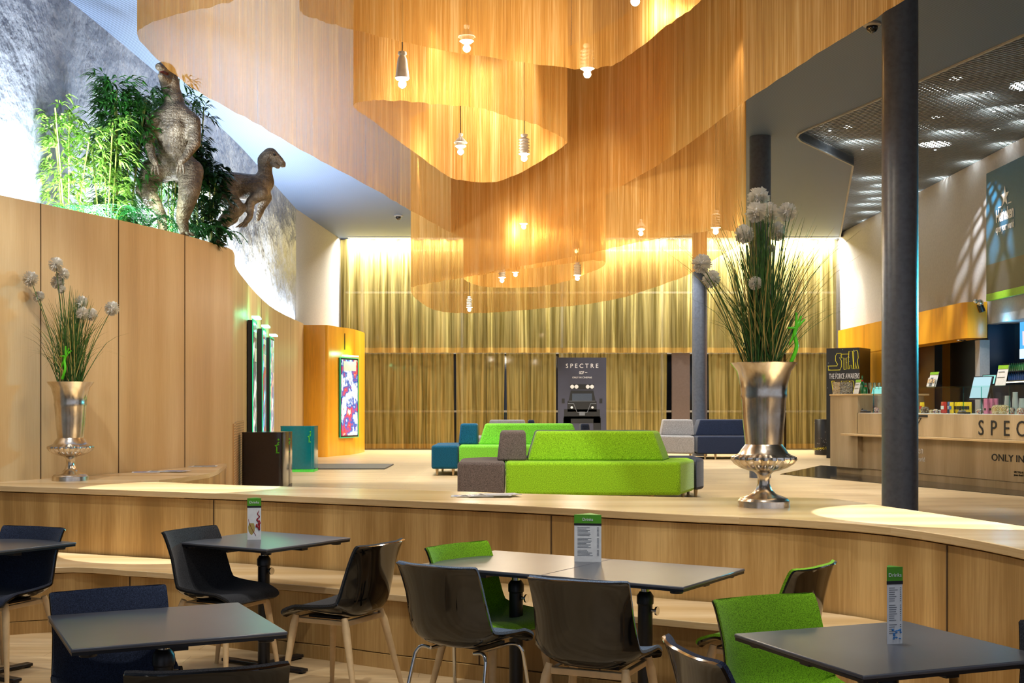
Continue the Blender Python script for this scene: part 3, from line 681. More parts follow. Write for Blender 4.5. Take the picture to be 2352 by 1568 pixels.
def arrangement(p, zt, heads, Yd, s_, label, seed):
    """p: urn base, zt: rim height, heads: image positions of the seed heads, Yd: depth"""
    rnd = random.Random(seed); r = empty('grass_arrangement', (p.x, p.y, zt-.10), 0, label, 'artificial plant', 'grass and white allium arrangements in the urns')
    base = Vector((0, 0, 0)); g = G(); g2 = G(); gs = G()
    def blade(gg, tip, bend, wdt):
        b0 = Vector((rnd.uniform(-.07, .07), rnd.uniform(-.07, .07), 0)); b1 = b0+Vector(((tip.x-b0.x)*.12, (tip.y-b0.y)*.12, .1)); pts = catmull([b0, b1, b0.lerp(tip, .55)+Vector((0, 0, bend)), tip], 3)
        sd = Vector((rnd.uniform(-1, 1), rnd.uniform(-.4, .4), 0)).normalized(); rows = []
        for i, q in enumerate(pts):
            ww_ = wdt*(1-(i/(len(pts)-1))**2*.9); rows.append([q-sd*ww_, q+Vector((0, ww_*.5, 0)), q+sd*ww_])
        gg.surf(rows)
    for i in range(430):
        a = rnd.uniform(0, 2*PI); rr = abs(rnd.gauss(0, .19)); hh = rnd.uniform(.35, .92)*(1-.5*rr)
        blade(g if rnd.random() < .8 else g2, Vector((rr*math.cos(a), rr*math.sin(a)*.7, hh))*s_, .06+rr*.15, .0042)
    for i in range(26):
        a = rnd.uniform(0, 2*PI); rr = rnd.uniform(.3, .55); blade(g2 if i % 2 else g, Vector((rr*math.cos(a), rr*math.sin(a)*.6, rnd.uniform(.2, .6)))*s_, .18, .0014)
    g.build('grass', 'blade', r, smooth=80); g2.build('straw_grass', 'straw', r, smooth=80)
    for i, (hx, hy, hr) in enumerate(heads):
        q = PD(hx, hy, Yd+rnd.uniform(-.12, .12))-Vector(r.location); rad = hr*1.08*Yd/F
        G().tube(catmull([(q.x*.15, q.y*.15, 0), (q.x*.5, q.y*.5, q.z*.5), q], 4), .0028, 6).build('stem', 'blade', r, smooth=60)
        hg = G().sphere(q, rad*.5, 8)
        for k in range(330):
            z = rnd.uniform(-1, 1); a = rnd.uniform(0, 2*PI); d = Vector((math.sqrt(1-z*z)*math.cos(a), math.sqrt(1-z*z)*math.sin(a), z)); e = d.cross(Vector((.3, .5, .8))).normalized(); L = rad*rnd.uniform(.85, 1.08); w2 = rad*.042
            c_ = q+d*L; hg.add([q+d*rad*.3-e*w2*.5, q+d*rad*.3+e*w2*.5, c_+e*w2*1.8, c_+d*rad*.05, c_-e*w2*1.8], [(0, 1, 2, 3, 4)])
        hg.build('flower_head', 'fluff', r)
    return r
uL = PL(162, 1103, .9); uR = PL(1754, 1163, .9)
urn(uL, .785, 'silver urn on the ledge by the oak wall, far left', 1); urn(uR, .85, 'larger silver urn standing on the middle of the ledge, right', 2)
aL = arrangement(uL, .9+.785, [(128, 607, 15), (143, 630, 14), (132, 648, 14), (70, 640, 16), (89, 681, 12), (186, 694, 14), (178, 721, 14), (189, 719, 13), (210, 722, 13), (257, 708, 15), (141, 664, 9)], uL.y, .95, 'grass with small white seed heads in the far left urn', 3)
aR = arrangement(uR, .9+.85, [(1742, 454, 23), (1736, 487, 21), (1764, 488, 22), (1808, 487, 20), (1784, 532, 20), (1710, 538, 20), (1612, 606, 20), (1634, 641, 19), (1735, 650, 14), (1772, 570, 8)], uR.y, 1.25, 'tall grass with large white seed heads in the right urn', 4)
M['limep'] = plain('lime_plastic', hexc('58c814'), .4)
def ornament(root, x0, z0, s_):  # stand-in for a bright green lizard-like ornament, shaped as a branching stem
    g = G(); g.tube(catmull([(x0, -.1, z0), (x0+.03*s_, -.11, z0+.09*s_), (x0+.02*s_, -.1, z0+.17*s_), (x0+.05*s_, -.1, z0+.24*s_)], 4), [.012*s_]*12+[.006*s_], 8)
    for (dx, dz) in ((-.02, .20), (.05, .22), (.06, .27), (.03, .29), (.08, .25), (-.01, .1)): g.tube([(x0+.03*s_, -.1, z0+.2*s_), (x0+dx*s_, -.1, z0+dz*s_)], [.01*s_, .006*s_], 6)
    g.build('lime_ornament', 'limep', root, smooth=60)
ornament(aL, -.03, .12, .9); ornament(aR, .14, .1, 1.0)
# ------------------------------------------------------------------ lounge sofas
def sofa(origin, rz, label, mods, backs, legs, zs=.45, zb=.765):
    """mods: (name, material, plan polygon); backs likewise; plan in metres round the origin"""
    r = empty('modular_sofa', (*origin, UF), rz, label, 'sofa', 'modular sofas in the lounge')
    for nm, m, poly in mods: G().prism(poly, .10, zs).build(nm, m, r, bevel=.035, seg=4)
    for nm, m, poly, c in backs: G().prism(poly, zs-.005, zb, .86, c).build(nm, m, r, bevel=.03, seg=4)
    for (x, y) in legs: G().tube([(x, y, .105), (x, y, 0)], [.024, .015], 12).build('leg', 'ash', r, smooth=40)
    return r
sofa((0, 13.05), 0, 'front green sofa with a taupe end, lime wool seat and backrest facing us',
     [('seat_taupe', 'taupe', [(-0.577, .05), (-0.077, 0), (-0.077, 1.35), (-0.337, 1.35), (-0.577, .95)]),
      ('seat_green', 'sgreen', [(-0.0673, 0), (1.77, 0), (2.02, .72), (2.02, 1.1), (0.289, 1.1), (-0.0673, 1.1)]),
      ('seat_navy', 'snavy', [(2.04, .72), (2.17, 1.0), (2.17, 1.75), (-0.0673, 1.75), (-0.0673, 1.37), (0.289, 1.12), (2.04, 1.12)])],
     [('backrest_taupe', 'taupe', [(-0.164, .36), (0.159, .36), (0.159, 1.2), (-0.164, 1.2)], (0.0962, .8)),
      ('backrest_green', 'sgreen', [(0.168, .36), (1.64, .36), (1.77, .85), (0.168, .85)], (0.866, .7)),
      ('backrest_navy', 'snavy', [(0.168, .86), (1.77, .86), (1.64, 1.3), (0.168, 1.3)], (0.866, .8))],
     [(-0.481, .2), (-0.481, .9), (0.0962, .15), (1.49, .15), (1.9, .75), (2.08, 1.0), (2.08, 1.6), (0.0962, 1.6)])
sofa((-1.2, 18.45), 0, 'green and teal sofa standing behind the front one on its left',
     [('seat_teal', 'teal', [(0, 0), (.40, 0), (.40, 1.5), (0, 1.3)]), ('seat_green', 'sgreen2', [(.41, 0), (2.1, 0), (2.35, .6), (2.35, 1.5), (.41, 1.5)])],
     [('backrest_teal', 'teal', [(.38, .5), (.68, .5), (.68, 1.1), (.38, 1.1)], (.6, .8)), ('backrest_green', 'sgreen2', [(.69, .5), (2.25, .5), (2.25, 1.1), (.69, 1.1)], (1.4, .8)),
      ('backrest_navy', 'snavy', [(2.26, .5), (2.42, .6), (2.42, 1.1), (2.26, 1.1)], (2.2, .8))],
     [(.08, .1), (.32, .1), (.1, 1.2), (1.9, .15), (2.2, 1.3)])
sofa((-.60, 23.2), 0, 'farthest small grey sofa, only its back top showing behind the green ones',
     [('seat_grey', 'sgrey', [(-.1, 0), (.95, 0), (.95, 1.4), (-.1, 1.4)])],
     [('backrest_grey', 'sgrey', [(.12, .5), (.9, .5), (.9, 1.0), (.12, 1.0)], (.5, .75)), ('backrest_navy', 'snavy', [(.91, .5), (1.05, .5), (1.05, 1.0), (.91, 1.0)], (.9, .75))], [(0, .1), (.85, .1), (0, 1.3)])
sofa((2.75, 24.0), 0, 'grey and dark navy sofa at the right before the window pier',
     [('seat_grey', 'sgrey', [(.12, .45), (.78, 0), (.83, 1.3), (.12, 1.3)]), ('seat_navy', 'snavy', [(.84, 0), (2.35, 0), (2.35, 1.3), (.84, 1.3)])],
     [('backrest_grey', 'sgrey', [(.22, .75), (.86, .5), (.86, 1.1), (.22, 1.1)], (.6, .8)), ('backrest_navy', 'snavy', [(.87, .5), (2.35, .5), (2.35, 1.1), (.87, 1.1)], (1.6, .8))], [(.3, .5), (.72, .15), (1.0, .1), (1.2, .1), (2.2, .1)])
# ------------------------------------------------------------------ waste bins
M['bin'] = plain('gloss_anthracite', hexc('2a2627'), .12, 0, .6); M['tealg'] = plain('gloss_teal', hexc('07707c'), .1, 0, .7); M['bing'] = plain('neon_green_base', hexc('4fdc50'), .4)
def bin_(pxl, pxr, py0, Y, d, h, mat, label, rz=0):
    x0 = (pxl-CX)*Y/F; x1 = (pxr-CX)*Y/F; w_ = x1-x0
    r = empty('waste_bin', ((x0+x1)/2, Y+d/2, UF), rz, label, 'bin', 'recycling bins of the lounge')
    def rr(w, dd, rad=.05):
        out = []
        for (cx_, cy, a0) in ((w/2-rad, -dd/2+rad, -90), (w/2-rad, dd/2-rad, 0), (-w/2+rad, dd/2-rad, 90), (-w/2+rad, -dd/2+rad, 180)):
            out += [(cx_+rad*math.cos(R(a0+k*18)), cy+rad*math.sin(R(a0+k*18))) for k in range(6)]
        return out
    G().prism(rr(w_, d), .04, h-.02).build('body', mat, r, smooth=30)
    G().prism(rr(w_-.03, d-.03), h-.02, h-.01).build('lid', 'black', r, smooth=30)
    G().prism(rr(w_+.004, d+.004), h-.02, h).build('rim', mat, r, smooth=30)
    G().prism(rr(w_, d), 0, .045).build('base', 'bing' if mat == 'tealg' else 'black', r, smooth=30)
    g = G(); m = [(0, 0), (0, .06), (-.02, .075), (.025, .09), (.01, .105), (.03, .12)]
    g.tube([(w_*.36+a, -d/2-.003, h-.24+b) for a, b in m], .008, 6).sphere((w_*.36+.02, -d/2-.003, h-.09), .012, 6).tube([(w_*.36-.01, -d/2-.003, h-.25), (w_*.36+.03, -d/2-.003, h-.25)], .006, 6)
    g.build('litter_symbol', 'limep', r)
    return r
bin_(554, 649, 1115, 15.1, .46, .72, 'bin', 'dark glossy waste bin with small green litter symbols, nearest')
bin_(650.5, 663, 1112, 15.75, .3, .71, 'bin', 'dark glossy bin, just a narrow edge right of the nearest bin')
bin_(643, 721, 1082, 19.5, .46, .72, 'tealg', 'teal glossy waste bin with a bright green base')
# ------------------------------------------------------------------ orange kiosk
k = empty('orange_kiosk', (-3.8, 26, UF), 0, 'tall orange block at the end of the oak wall, with a poster box', 'kiosk')
kp = catmull([(-4.25, 25.08, 0), (-4.0, 25.08, 0), (-3.84, 25.08, 0), (-3.74, 25.12, 0), (-3.70, 25.25, 0), (-3.58, 25.8, 0), (-3.38, 26.5, 0), (-3.36, 28.3, 0), (-4.06, 28.3, 0)], 3)
at0(G().prism([p[:2] for p in kp], UF, 3.12).build('body', 'orange', smooth=25), k)
at0(G().box((-3.52, 26.02, 2.83), (.03, .07, .34), R(20)).build('door_slot', 'black'), k)
M['neonb'] = emit('green_lamp', (.25, 1, .6), 5)
M['neon'] = emit('green_neon', (.02, 1, .35), .55)
def poster_mat(name, cols, seed):
    n = N(name); v = n.uv(1, 1, 1, 'Object'); vo = n.noise(v, 2.2+seed*.1, 3, .6)
    cc = n.ramp(vo, [(.3+.4*i/(len(cols)-1), c) for i, c in enumerate(cols)]); n.col(cc); n.l(cc, n.b.inputs['Emission Color']); n.b.inputs['Emission Strength'].default_value = .8; return n.set(.2)
def lightbox(c, rgt, w_, h, label, mat, seed, parent=None, txt=()):
    """c: bottom centre on the wall, rgt: direction to the right seen from the front"""
    rgt = Vector(rgt).normalized(); rz = math.atan2(rgt.y, rgt.x)
    r = empty('poster_lightbox', c, rz, label, 'lightbox', 'green-lit poster boxes')
    G().box((0, -.04, h/2), (w_, .07, h)).build('case', 'black', r)
    G().box((0, -.078, h/2), (w_*.9, .008, h*.96)).build('poster', mat, r)
    g = G()
    for x in (-w_/2-.012, w_/2+.012): g.box((x, -.075, h/2), (.012, .012, h))
    for z in (-.01, h+.01): g.box((0, -.075, z), (w_+.04, .012, .014))
    g.build('neon_frame', 'neon', r)
    G().box((0, -.10, h+.05), (w_*.7, .10, .025)).build('lamp_hood', 'neonb', r)
    n = Vector((rgt.y, -rgt.x, 0)); q = Vector(c)+n*.22+Vector((0, 0, h+.10)); point('poster_glow', q, 3, (.1, 1, .45), .03)
    g = G()
    for i, (z, hh, ww_) in enumerate(txt): g.box((0, -.085, z*h), (w_*ww_, .006, hh*h))
    if txt: g.build('poster_panel', 'white', r)
    return r
for i, (px, yt, l, cs_) in enumerate(((571, 738, 'green-lit poster box on the oak wall, nearest of three', ['b4621e', 'e8eef0', '0c3c58', '0a2036', '2b7fb4']), (594, 757, 'green-lit poster box on the oak wall, middle of three', ['dfe6e8', '54b0dc', '274a78', '8a3c2c', '2a2c3a']),
                                (613, 777, 'green-lit poster box on the oak wall, farthest of three', ['e6e6e2', 'd2d8da', '1c5a94', 'caa088', 'dfe2e4']))):
    p, t = path_at(ww[58:], px); t = Vector((t.x, t.y, 0)).normalized(); Y = p.y; zt = ZE-(yt-HY)*Y/F; zb = ZE-(995-HY)*Y/F
    lightbox((p.x+.005, p.y, zb), t, .62, zt-zb, l, poster_mat('poster_print', [hexc(c) for c in cs_], i*3+1), i, txt=((.88, .05, .6), (.70, .12, .5)))
lightbox((-3.49, 26.12, ZE-73*26.1/F), (.38, 1, 0), .78, 1.65, 'green-lit poster box on the right face of the orange kiosk', poster_mat('poster_print_red', [hexc(c) for c in ('e8e4dc', 'c0392b', '1a4f9c', 'f0f0f0', '9c1f1f')], 5), 5, txt=((.9, .12, .7),))
# flat dark plate on the lounge floor beside the teal bin
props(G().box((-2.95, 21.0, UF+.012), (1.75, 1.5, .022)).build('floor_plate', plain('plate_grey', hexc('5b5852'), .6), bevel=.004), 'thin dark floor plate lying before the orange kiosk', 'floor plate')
# ------------------------------------------------------------------ film posters and standees
r = empty('poster_stand', (1.49, 26.4, UF), 0, 'tall standing film poster with an off-road vehicle before the sheers', 'poster stand')
M['pgrey'] = plain('poster_slate', hexc('3f4050'), .5, var=.12, scale=2)
G().box((0, 0, 1.03), (1.03, .04, 2.06)).build('panel', 'pgrey', r); G().box((0, .15, .03), (.8, .5, .05)).build('foot', 'black', r)
Y_ = 26.4-.021
text('SPECTRE', .13, (1.49, Y_, UF+1.84), (1, 0, 0), (0, -1, 0), 'wtxt', r, align='CENTER', spacing=1.5)
text('007', .085, (1.48, Y_, UF+1.71), (1, 0, 0), (0, -1, 0), 'wtxt', r, align='CENTER', spacing=.8)
text('ONLY IN CINEMAS', .05, (1.49, Y_, UF+1.62), (1, 0, 0), (0, -1, 0), 'wtxt', r, align='CENTER')
e_ = -.024
G().box((.085, e_, 1.745), (.05, .004, .012)).build('logo_stroke', 'wtxt', r)
g = G()   # plain off-road vehicle seen from the front, printed on the poster
g.add([(-.24, e_, 1.36), (.24, e_, 1.36), (.29, e_, 1.12), (-.29, e_, 1.12)], [(0, 3, 2, 1)]).box((0, e_, 1.02), (.62, .004, .22)).box((0, e_, .86), (.76, .004, .2)).box((0, e_, .74), (.78, .004, .14))
for x in (-1, 1): g.box((x*.32, e_, .60), (.16, .004, .36)).box((x*.40, e_, 1.14), (.06, .004, .1))
g.box((0, e_, 1.44), (.50, .004, .10)); g.build('vehicle_print', 'ink', r)
G().box((0, e_-.003, 1.22), (.42, .003, .15)).build('windscreen_print', plain('print_slate', hexc('3b4656'), .4), r)
g = G()
for x in (-.21, -.12, .12, .21): g.lathe([(.042, -.002), (.042, .002)], (0, 0, 0), 16); g.v[-32:] = [(a+x, e_-.004+c*.5, b+1.44) for a, b, c in g.v[-32:]]
for x in (-.22, .22): g.lathe([(.026, -.002), (.026, .002)], (0, 0, 0), 14); g.v[-28:] = [(a+x, e_-.004+c*.5, b+1.0) for a, b, c in g.v[-28:]]
g.build('headlamp_print', 'white', r)
g = G(); g.box((0, e_-.003, 1.135), (.55, .003, .01)).box((0, e_-.003, .87), (.12, .003, .08))
for x in (-1, 1): g.tube([(x*.3, e_-.003, 1.08), (x*.18, e_-.003, 1.08), (x*.11, e_-.003, .9), (x*.05, e_-.003, .88)], .007, 5)
g.build('bull_bar_print', 'greytxt', r)
# black film standee
st = empty('film_standee', (6.8, 24.8, UF), 0, 'black cardboard standee with yellow outlined film title by the orange wall', 'standee')
at0(G().prism([(6.22, 24.55), (6.75, 24.1), (7.15, 24.75), (7.15, 25.3), (6.5, 25.6)], UF, 2.62).build('panel', 'black'), st)
d_ = Vector((.53, -.45, 0)).normalized(); n_v = Vector((d_.y, -d_.x, 0)); n_v = n_v if n_v.y < 0 and n_v.x < 0 else -n_v
def on_st(u, z): return Vector((6.22, 24.55, 0))+d_*u*.76+Vector((0, 0, 1.5+(z-1.5)*.907))+n_v*.003
rnd = random.Random(3); g = G()
for i in range(60): p = on_st(rnd.uniform(.02, .88), rnd.uniform(UF+.1, 2.7)); g.box(p, (.008, .008, .008))
at0(g.build('star_print', 'white'), st)
def outline(pts, closed=True, r_=.0065):
    q = [on_st(a, b) for a, b in pts]; 
    if closed: q.append(q[0])
    g.tube(q, r_, 5)
g = G()
def sc(L, u0, z0, su, sz): outline([(u0+a*su, z0+b*sz) for a, b in L])
sc([(-.9, 0), (.3, 0), (.45, .2), (.45, .55), (.25, .75), (.42, .75), (.42, 1), (0, 1), (-.15, .85), (-.15, .55), (.05, .35), (.0, .25), (-.9, .25)], .30, 2.26, .27, .36)
sc([(0, 0), (.25, 0), (.25, .75), (.5, .75), (.5, 1), (-.25, 1), (-.25, .75), (0, .75)], .49, 2.27, .25, .33)
sc([(0, 0), (.15, 0), (.2, .2), (.35, .2), (.4, 0), (.55, 0), (.45, 1), (.1, 1)], .60, 2.28, .28, .38)
sc([(0, 0), (.18, 0), (.18, .35), (.38, 0), (.6, 0), (.42, .42), (.55, .6), (.5, .9), (.4, 1), (0, 1)], .76, 2.28, .22, .39)
sc([(0, 1), (.18, 1), (.28, .3), (.36, .8), (.5, .8), (.58, .3), (.68, 1), (.86, 1), (.7, 0), (.5, 0), (.43, .45), (.36, 0), (.16, 0)], .15, 1.60, .40, .42)
sc([(0, 0), (.15, 0), (.2, .2), (.35, .2), (.4, 0), (.55, 0), (.45, 1), (.1, 1)], .52, 1.62, .26, .40)
sc([(0, 0), (.18, 0), (.18, .35), (.38, 0), (.6, 0), (.42, .42), (.55, .6), (.5, .9), (.4, 1), (0, 1)], .66, 1.62, .2, .40)
at0(g.build('title_outline', 'ytxt'), st)
text('THE FORCE AWAKENS', .15, on_st(.08, 2.07), d_, n_v, 'wtxt', st, spacing=1.05, sx=.40)
pd = empty('display_plinth', (6.72, 26.3, UF), 0, 'round black starry plinth beside the end of the snack counter', 'plinth')
G().lathe([(.30, 0), (.30, .74), (.295, .75)], n=40).build('body', 'black', pd, smooth=40)
g = G()
for i in range(40): a = rnd.uniform(PI, 2*PI); z = rnd.uniform(.05, .72); g.box((.302*math.cos(a), .302*math.sin(a), z), (.008, .008, .008))
g.build('star_print', 'white', pd)
text('CINEMAS SOON', .075, (6.52, 26.3-.305, UF+.12), (1, 0, 0), (-.2, -1, 0), 'ytxt', pd, align='CENTER', sx=.8)
# ------------------------------------------------------------------ snack counter
C0 = Vector((4.95, 19.3, 0)); CD = Vector((.286, -1, 0)).normalized(); CN = Vector((CD.y, -CD.x, 0)); CN = CN if CN.x < 0 else -CN   # CN points to the guests
RZ = math.atan2(CD.y, CD.x)
def cs(px, offb=0):
    kk = (px-CX)/F; den = kk+.286; o_ = offb/abs(CN.x)*1.0
    Y = (4.95+.286*19.3+o_)/den; return Vector((kk*Y, Y, 0))
def cp(s, o_, z): return C0+CD*s-CN*o_+Vector((0, 0, z))      # s along the front, o_ backwards
sa = lambda px: (cs(px)-C0).dot(CD)
co = empty('snack_counter', C0+Vector((0, 0, UF)), 0, 'long oak snack counter with black film lettering, right', 'counter')
def cbox(s0, s1, o0, o1, z0, z1, nm, m, bevel=0):
    g = G(); a, b, c, d = cp(s0, o0, 0), cp(s1, o0, 0), cp(s1, o1, 0), cp(s0, o1, 0); g.prism([a[:2], b[:2], c[:2], d[:2]], z0, z1); return at0(g.build(nm, m, bevel=bevel), co)
L_ = 9.0
cbox(.02, L_, .10, .8, UF, UF+.10, 'plinth', 'oakc'); cbox(0, L_, .08, .85, UF+.105, 1.04, 'lower_front', 'oakc')
cbox(sa(1968), L_, 0, .85, 1.075, 1.378, 'upper_front', 'oakc'); cbox(0, sa(1970), .0, .3, UF+.105, 1.64, 'end_block', 'oakc'); cbox(0, sa(1975), .3, 1.1, UF+.105, 1.64, 'end_block_side', 'oakc')
cbox(-.01, sa(1980), -.01, 1.15, 1.642, 1.668, 'raised_top', 'oaktop', .004); cbox(sa(1952), L_, -.16, .1, 1.042, 1.072, 'bag_shelf', 'oaktop', .004)
cbox(sa(1972), L_, .0, .88, 1.379, 1.384, 'counter_top', 'white')
def ct(s, size, px, o_, z, m='ink', al='LEFT', sp=1., sx=1.):
    p = cp(sa(px), o_-.003, z); return text(s, size, p, CD, CN, m, co, align=al, spacing=sp, sx=sx)
[ct(c_, .275, 2247+i_*29.6-(2 if i_ else 0), 0, 1.12, sx=.95) for i_, c_ in enumerate('SPECTRE')]; ct('ONLY IN CINEMAS', .125, 2265, .08, .80, sx=1.25)
ct('Heineken', .15, 2060, .08, .83, 'wtxt', sx=.9); ct('open your world', .10, 2058, .08, .72, 'wtxt', sx=.85)
ct('SPECTRE © 2015 Danjaq, MGM, CPII. SPECTRE, 007 and related\nJames Bond Trademarks, TM Danjaq. All Rights Reserved.', .034, 2317, .08, .665)
ct('007', .16, 2060, 0, 1.20, sx=1.1)
g = G()
for (a, b, c, d) in ((2098, 2131, 1.335, 1.365), (2100, 2117, 1.315, 1.325)): g.prism([cp(sa(a), -.005, 0)[:2], cp(sa(b), -.005, 0)[:2], cp(sa(b), .0, 0)[:2], cp(sa(a), .0, 0)[:2]], c, d)
g.tube([cp(sa(2102), -.004, 1.25), cp(sa(2110), -.004, 1.255), cp(sa(2115), -.004, 1.315)], .006, 5); at0(g.build('logo_mark', 'ink'), co)
# glass display case on the counter
CT = 1.386
gc = empty('glass_display_case', cp(sa(2030), .1, CT), 0, 'long low glass display case on top of the snack counter', 'display case')
def gquad(a, b, z0, z1, nm='glass_pane', m='glass'):
    g = G(); d = (b-a).normalized(); n2 = Vector((-d.y, d.x, 0))*.003
    g.prism([(a-n2)[:2], (b-n2)[:2], (b+n2)[:2], (a+n2)[:2]], z0, z1); return at0(g.build(nm, m), gc)
s_a, s_b = sa(1990), L_-.3
cuts = [s_a, sa(2195), sa(2236), sa(2300), sa(2352)+.4, s_b]
for a, b in zip(cuts, cuts[1:]): gquad(cp(a+.004, .12, 0), cp(b-.004, .12, 0), CT, 1.735)
for a in cuts: gquad(cp(a, .125, 0), cp(a, .5, 0), CT, 1.735)
for a in cuts:
    at0(G().box(cp(a, .118, (CT+1.735)/2), (.008, .012, 1.735-CT), RZ).build('glass_edge', 'gedge'), gc)
g = G(); g.prism([cp(s_a, .08, 0)[:2], cp(s_b, .08, 0)[:2], cp(s_b, .5, 0)[:2], cp(s_a, .5, 0)[:2]], 1.737, 1.749); at0(g.build('top_pane', 'gtop'), gc)
# goods behind the glass, each one its own object
def put(o, px, offb, z, rz=None):
    p = cs(px, offb); o.location = (p.x, p.y, z); o.rotation_euler = (0, 0, RZ if rz is None else rz); return o
def bag(mat, trim, px, offb, lbl, grp, h=.17, w_=.12, lean=0):
    r = empty('snack_bag', (0, 0, 0), 0, lbl, 'snack bag', grp); rows = []; B = []
    for i in range(7):
        t = i/6; th = .022*math.sin(PI*t)**.6+.002; rows.append([Vector((w_*(k/4-.5), -th*(1-(k/2-1)**2*.8)+lean*t, h*t)) for k in range(5)]); B.append([Vector((w_*(k/4-.5), th*(1-(k/2-1)**2*.8)+.001+lean*t, h*t)) for k in range(5)])
    G().slab(rows, B).build('bag', mat, r, smooth=60); G().box((0, -.026+lean*.5, h*.5), (w_*.55, .004, h*.3)).build('print', trim, r); return put(r, px, offb, CT)
YB = plain('yellow_foil', hexc('e8bf14'), .3); RB = plain('red_foil', hexc('c01f1e'), .3); BB = plain('blue_foil', hexc('1d5cb0'), .3); PK = plain('pink_carton', hexc('e07ba6'), .5)
M['yb'] = YB; M['rb'] = RB; M['bb'] = BB; M['pk'] = PK
for i, px in enumerate((2186, 2197, 2203, 2209, 2215, 2221, 2227)): bag('yb', 'bb' if i == 0 else 'ink', px, .36+.05*(i > 0), 'yellow snack bag leaning in the front of the yellow row' if i == 0 else 'yellow snack bag in the packed row inside the case', 'yellow snack bags', .155, .085)
bag('rb', 'white', 2168, .34, 'red snack bag leaning left of the blue one', 'red and blue snack bags', .16, .12); bag('bb', 'white', 2182, .4, 'blue snack bag between the red and yellow bags', 'red and blue snack bags', .16, .11)
bag('yb', 'rb', 2118, .36, 'yellow snack bag at the left of the glass case behind the jars', 'yellow snack bags', .155, .10)
for i, px in enumerate((2265, 2277, 2287)):
    r = empty('snack_carton', (0, 0, 0), 0, ('leftmost', 'middle', 'rightmost')[i]+' of the three pink cartons in the glass case', 'carton', 'pink cartons in the glass case'); h = .20
    G().box((0, 0, h/2), (.07, .03, h)).build('body', 'pk', r, bevel=.004); G().box((0, -.017, h*.3), (.035, .003, .03)).build('print', 'ink', r); put(r, px, .34+.05*i, CT)
def cup_mat(): n = N('frosted_cup'); n.col((.85, .9, .95)); n.b.inputs['Transmission Weight'].default_value = .4; return n.set(.5)
M['cup'] = cup_mat()
for i, (px, h) in enumerate(((2314, .235), (2332, .28), (2347, .2))):
    r = empty('cup_stack', (0, 0, 0), 0, ('leftmost', 'tallest', 'rightmost')[i]+' stack of upturned clear plastic cups', 'cup stack', 'stacks of plastic cups')
    pr = [(.045, 0)]+[(.045-.016*j/5+(.003 if j % 2 else 0), h*j/5) for j in range(1, 6)]; G().lathe(pr, n=20).build('cups', 'cup', r, smooth=50); put(r, px, .5, CT)
def nuts_mat(name, cols, sc_=40):
    n = N(name); vo = n.n('ShaderNodeTexVoronoi'); vo.inputs['Scale'].default_value = sc_; n.l(n.uv(kind='Object'), vo.inputs['Vector'])
    s2 = n.n('ShaderNodeSeparateColor'); n.l(vo.outputs['Color'], s2.inputs[0]); n.col(n.ramp(s2.outputs[0], [(i/(len(cols)-1), hexc(c)) for i, c in enumerate(cols)])); n.bump(vo.outputs['Distance'], .5, .01); return n.set(.4)
M['nuts'] = nuts_mat('nut_mix', ['8a5a28', 'd8b06a', 'ece0c8', 'b4742c'], 110); M['choc'] = nuts_mat('chocolate_mix', ['3a1f16', '5b3020', 'b8a894', '27130e'], 90); M['candy'] = nuts_mat('candy_mix', ['c23a2c', 'e8e2da', 'e08a2c', '2c3c7c', 'f0e8e0'], 90); M['pop'] = nuts_mat('caramel_popcorn', ['6a5236', 'd8ccb0', '8a8a92', 'b89a6a', '3c3430'], 85)
for px, m, rr, ob, lb in ((2124, 'choc', .055, .34, 'glass jar of chocolates at the left of the case'), (2149, 'candy', .035, .3, 'small tub of mixed sweets left of the red bag'), (2139, 'nuts', .03, .28, 'small green-labelled tub between chocolates and sweets'), (2158, 'candy', .03, .36, 'small rounded jar just left of the red bag'),
                      (2250, 'candy', .04, .32, 'sweets tub left of the pink cartons'), (2291, 'nuts', .07, .3, 'bag of nuts right of the pink cartons, left one'), (2306, 'nuts', .07, .34, 'bag of nuts before the left cup stack'), (2322, 'candy', .05, .3, 'jar of candy between the two large cup stacks'), (2345, 'candy', .05, .28, 'striped candy pile at the right picture edge'), (2012, 'candy', .05, .3, 'candy bars under the cash screen left of the big column')):
    r = empty('sweets_jar', (0, 0, 0), 0, lb, 'sweets jar', 'jars and tubs of sweets')
    G().lathe([(rr*.9, 0), (rr, .02), (rr*1.05, rr*1.1), (rr*.8, rr*1.5), (rr*.2, rr*1.65)], n=18).build('contents', m, r, smooth=60)
    G().lathe([(rr*1.03, .0), (rr*1.12, rr*1.2), (rr*1.0, rr*1.8), (rr*.98, rr*1.8), (rr*1.08, rr*1.2), (rr*1.0, 0.001)], n=18).build('glass', 'glass', r, smooth=60); put(r, px, ob, CT)
def terminal(px, lb):
    r = empty('card_terminal', (0, 0, 0), 0, lb, 'card terminal', 'card terminals on the counter')
    G().box((0, 0, .012), (.17, .08, .022)).build('base', 'black', r, bevel=.004); G().box((-.04, 0, .035), (.08, .075, .02), 0, .2).build('keypad', 'greytxt', r, bevel=.004); G().tube([(-.07, 0, .03), (-.085, -.01, .05), (-.05, -.02, .055)], .008, 8).build('cord', 'black', r); put(r, px, .06, CT)
terminal(1988, 'card terminal on the counter in front of the raised end block'); terminal(2214, 'card terminal in front of the yellow snack bags')
M['screen'] = emit('till_screen', (.35, .95, .85), .7); M['screen2'] = emit('till_screen_blue', (.55, .85, .95), .7)
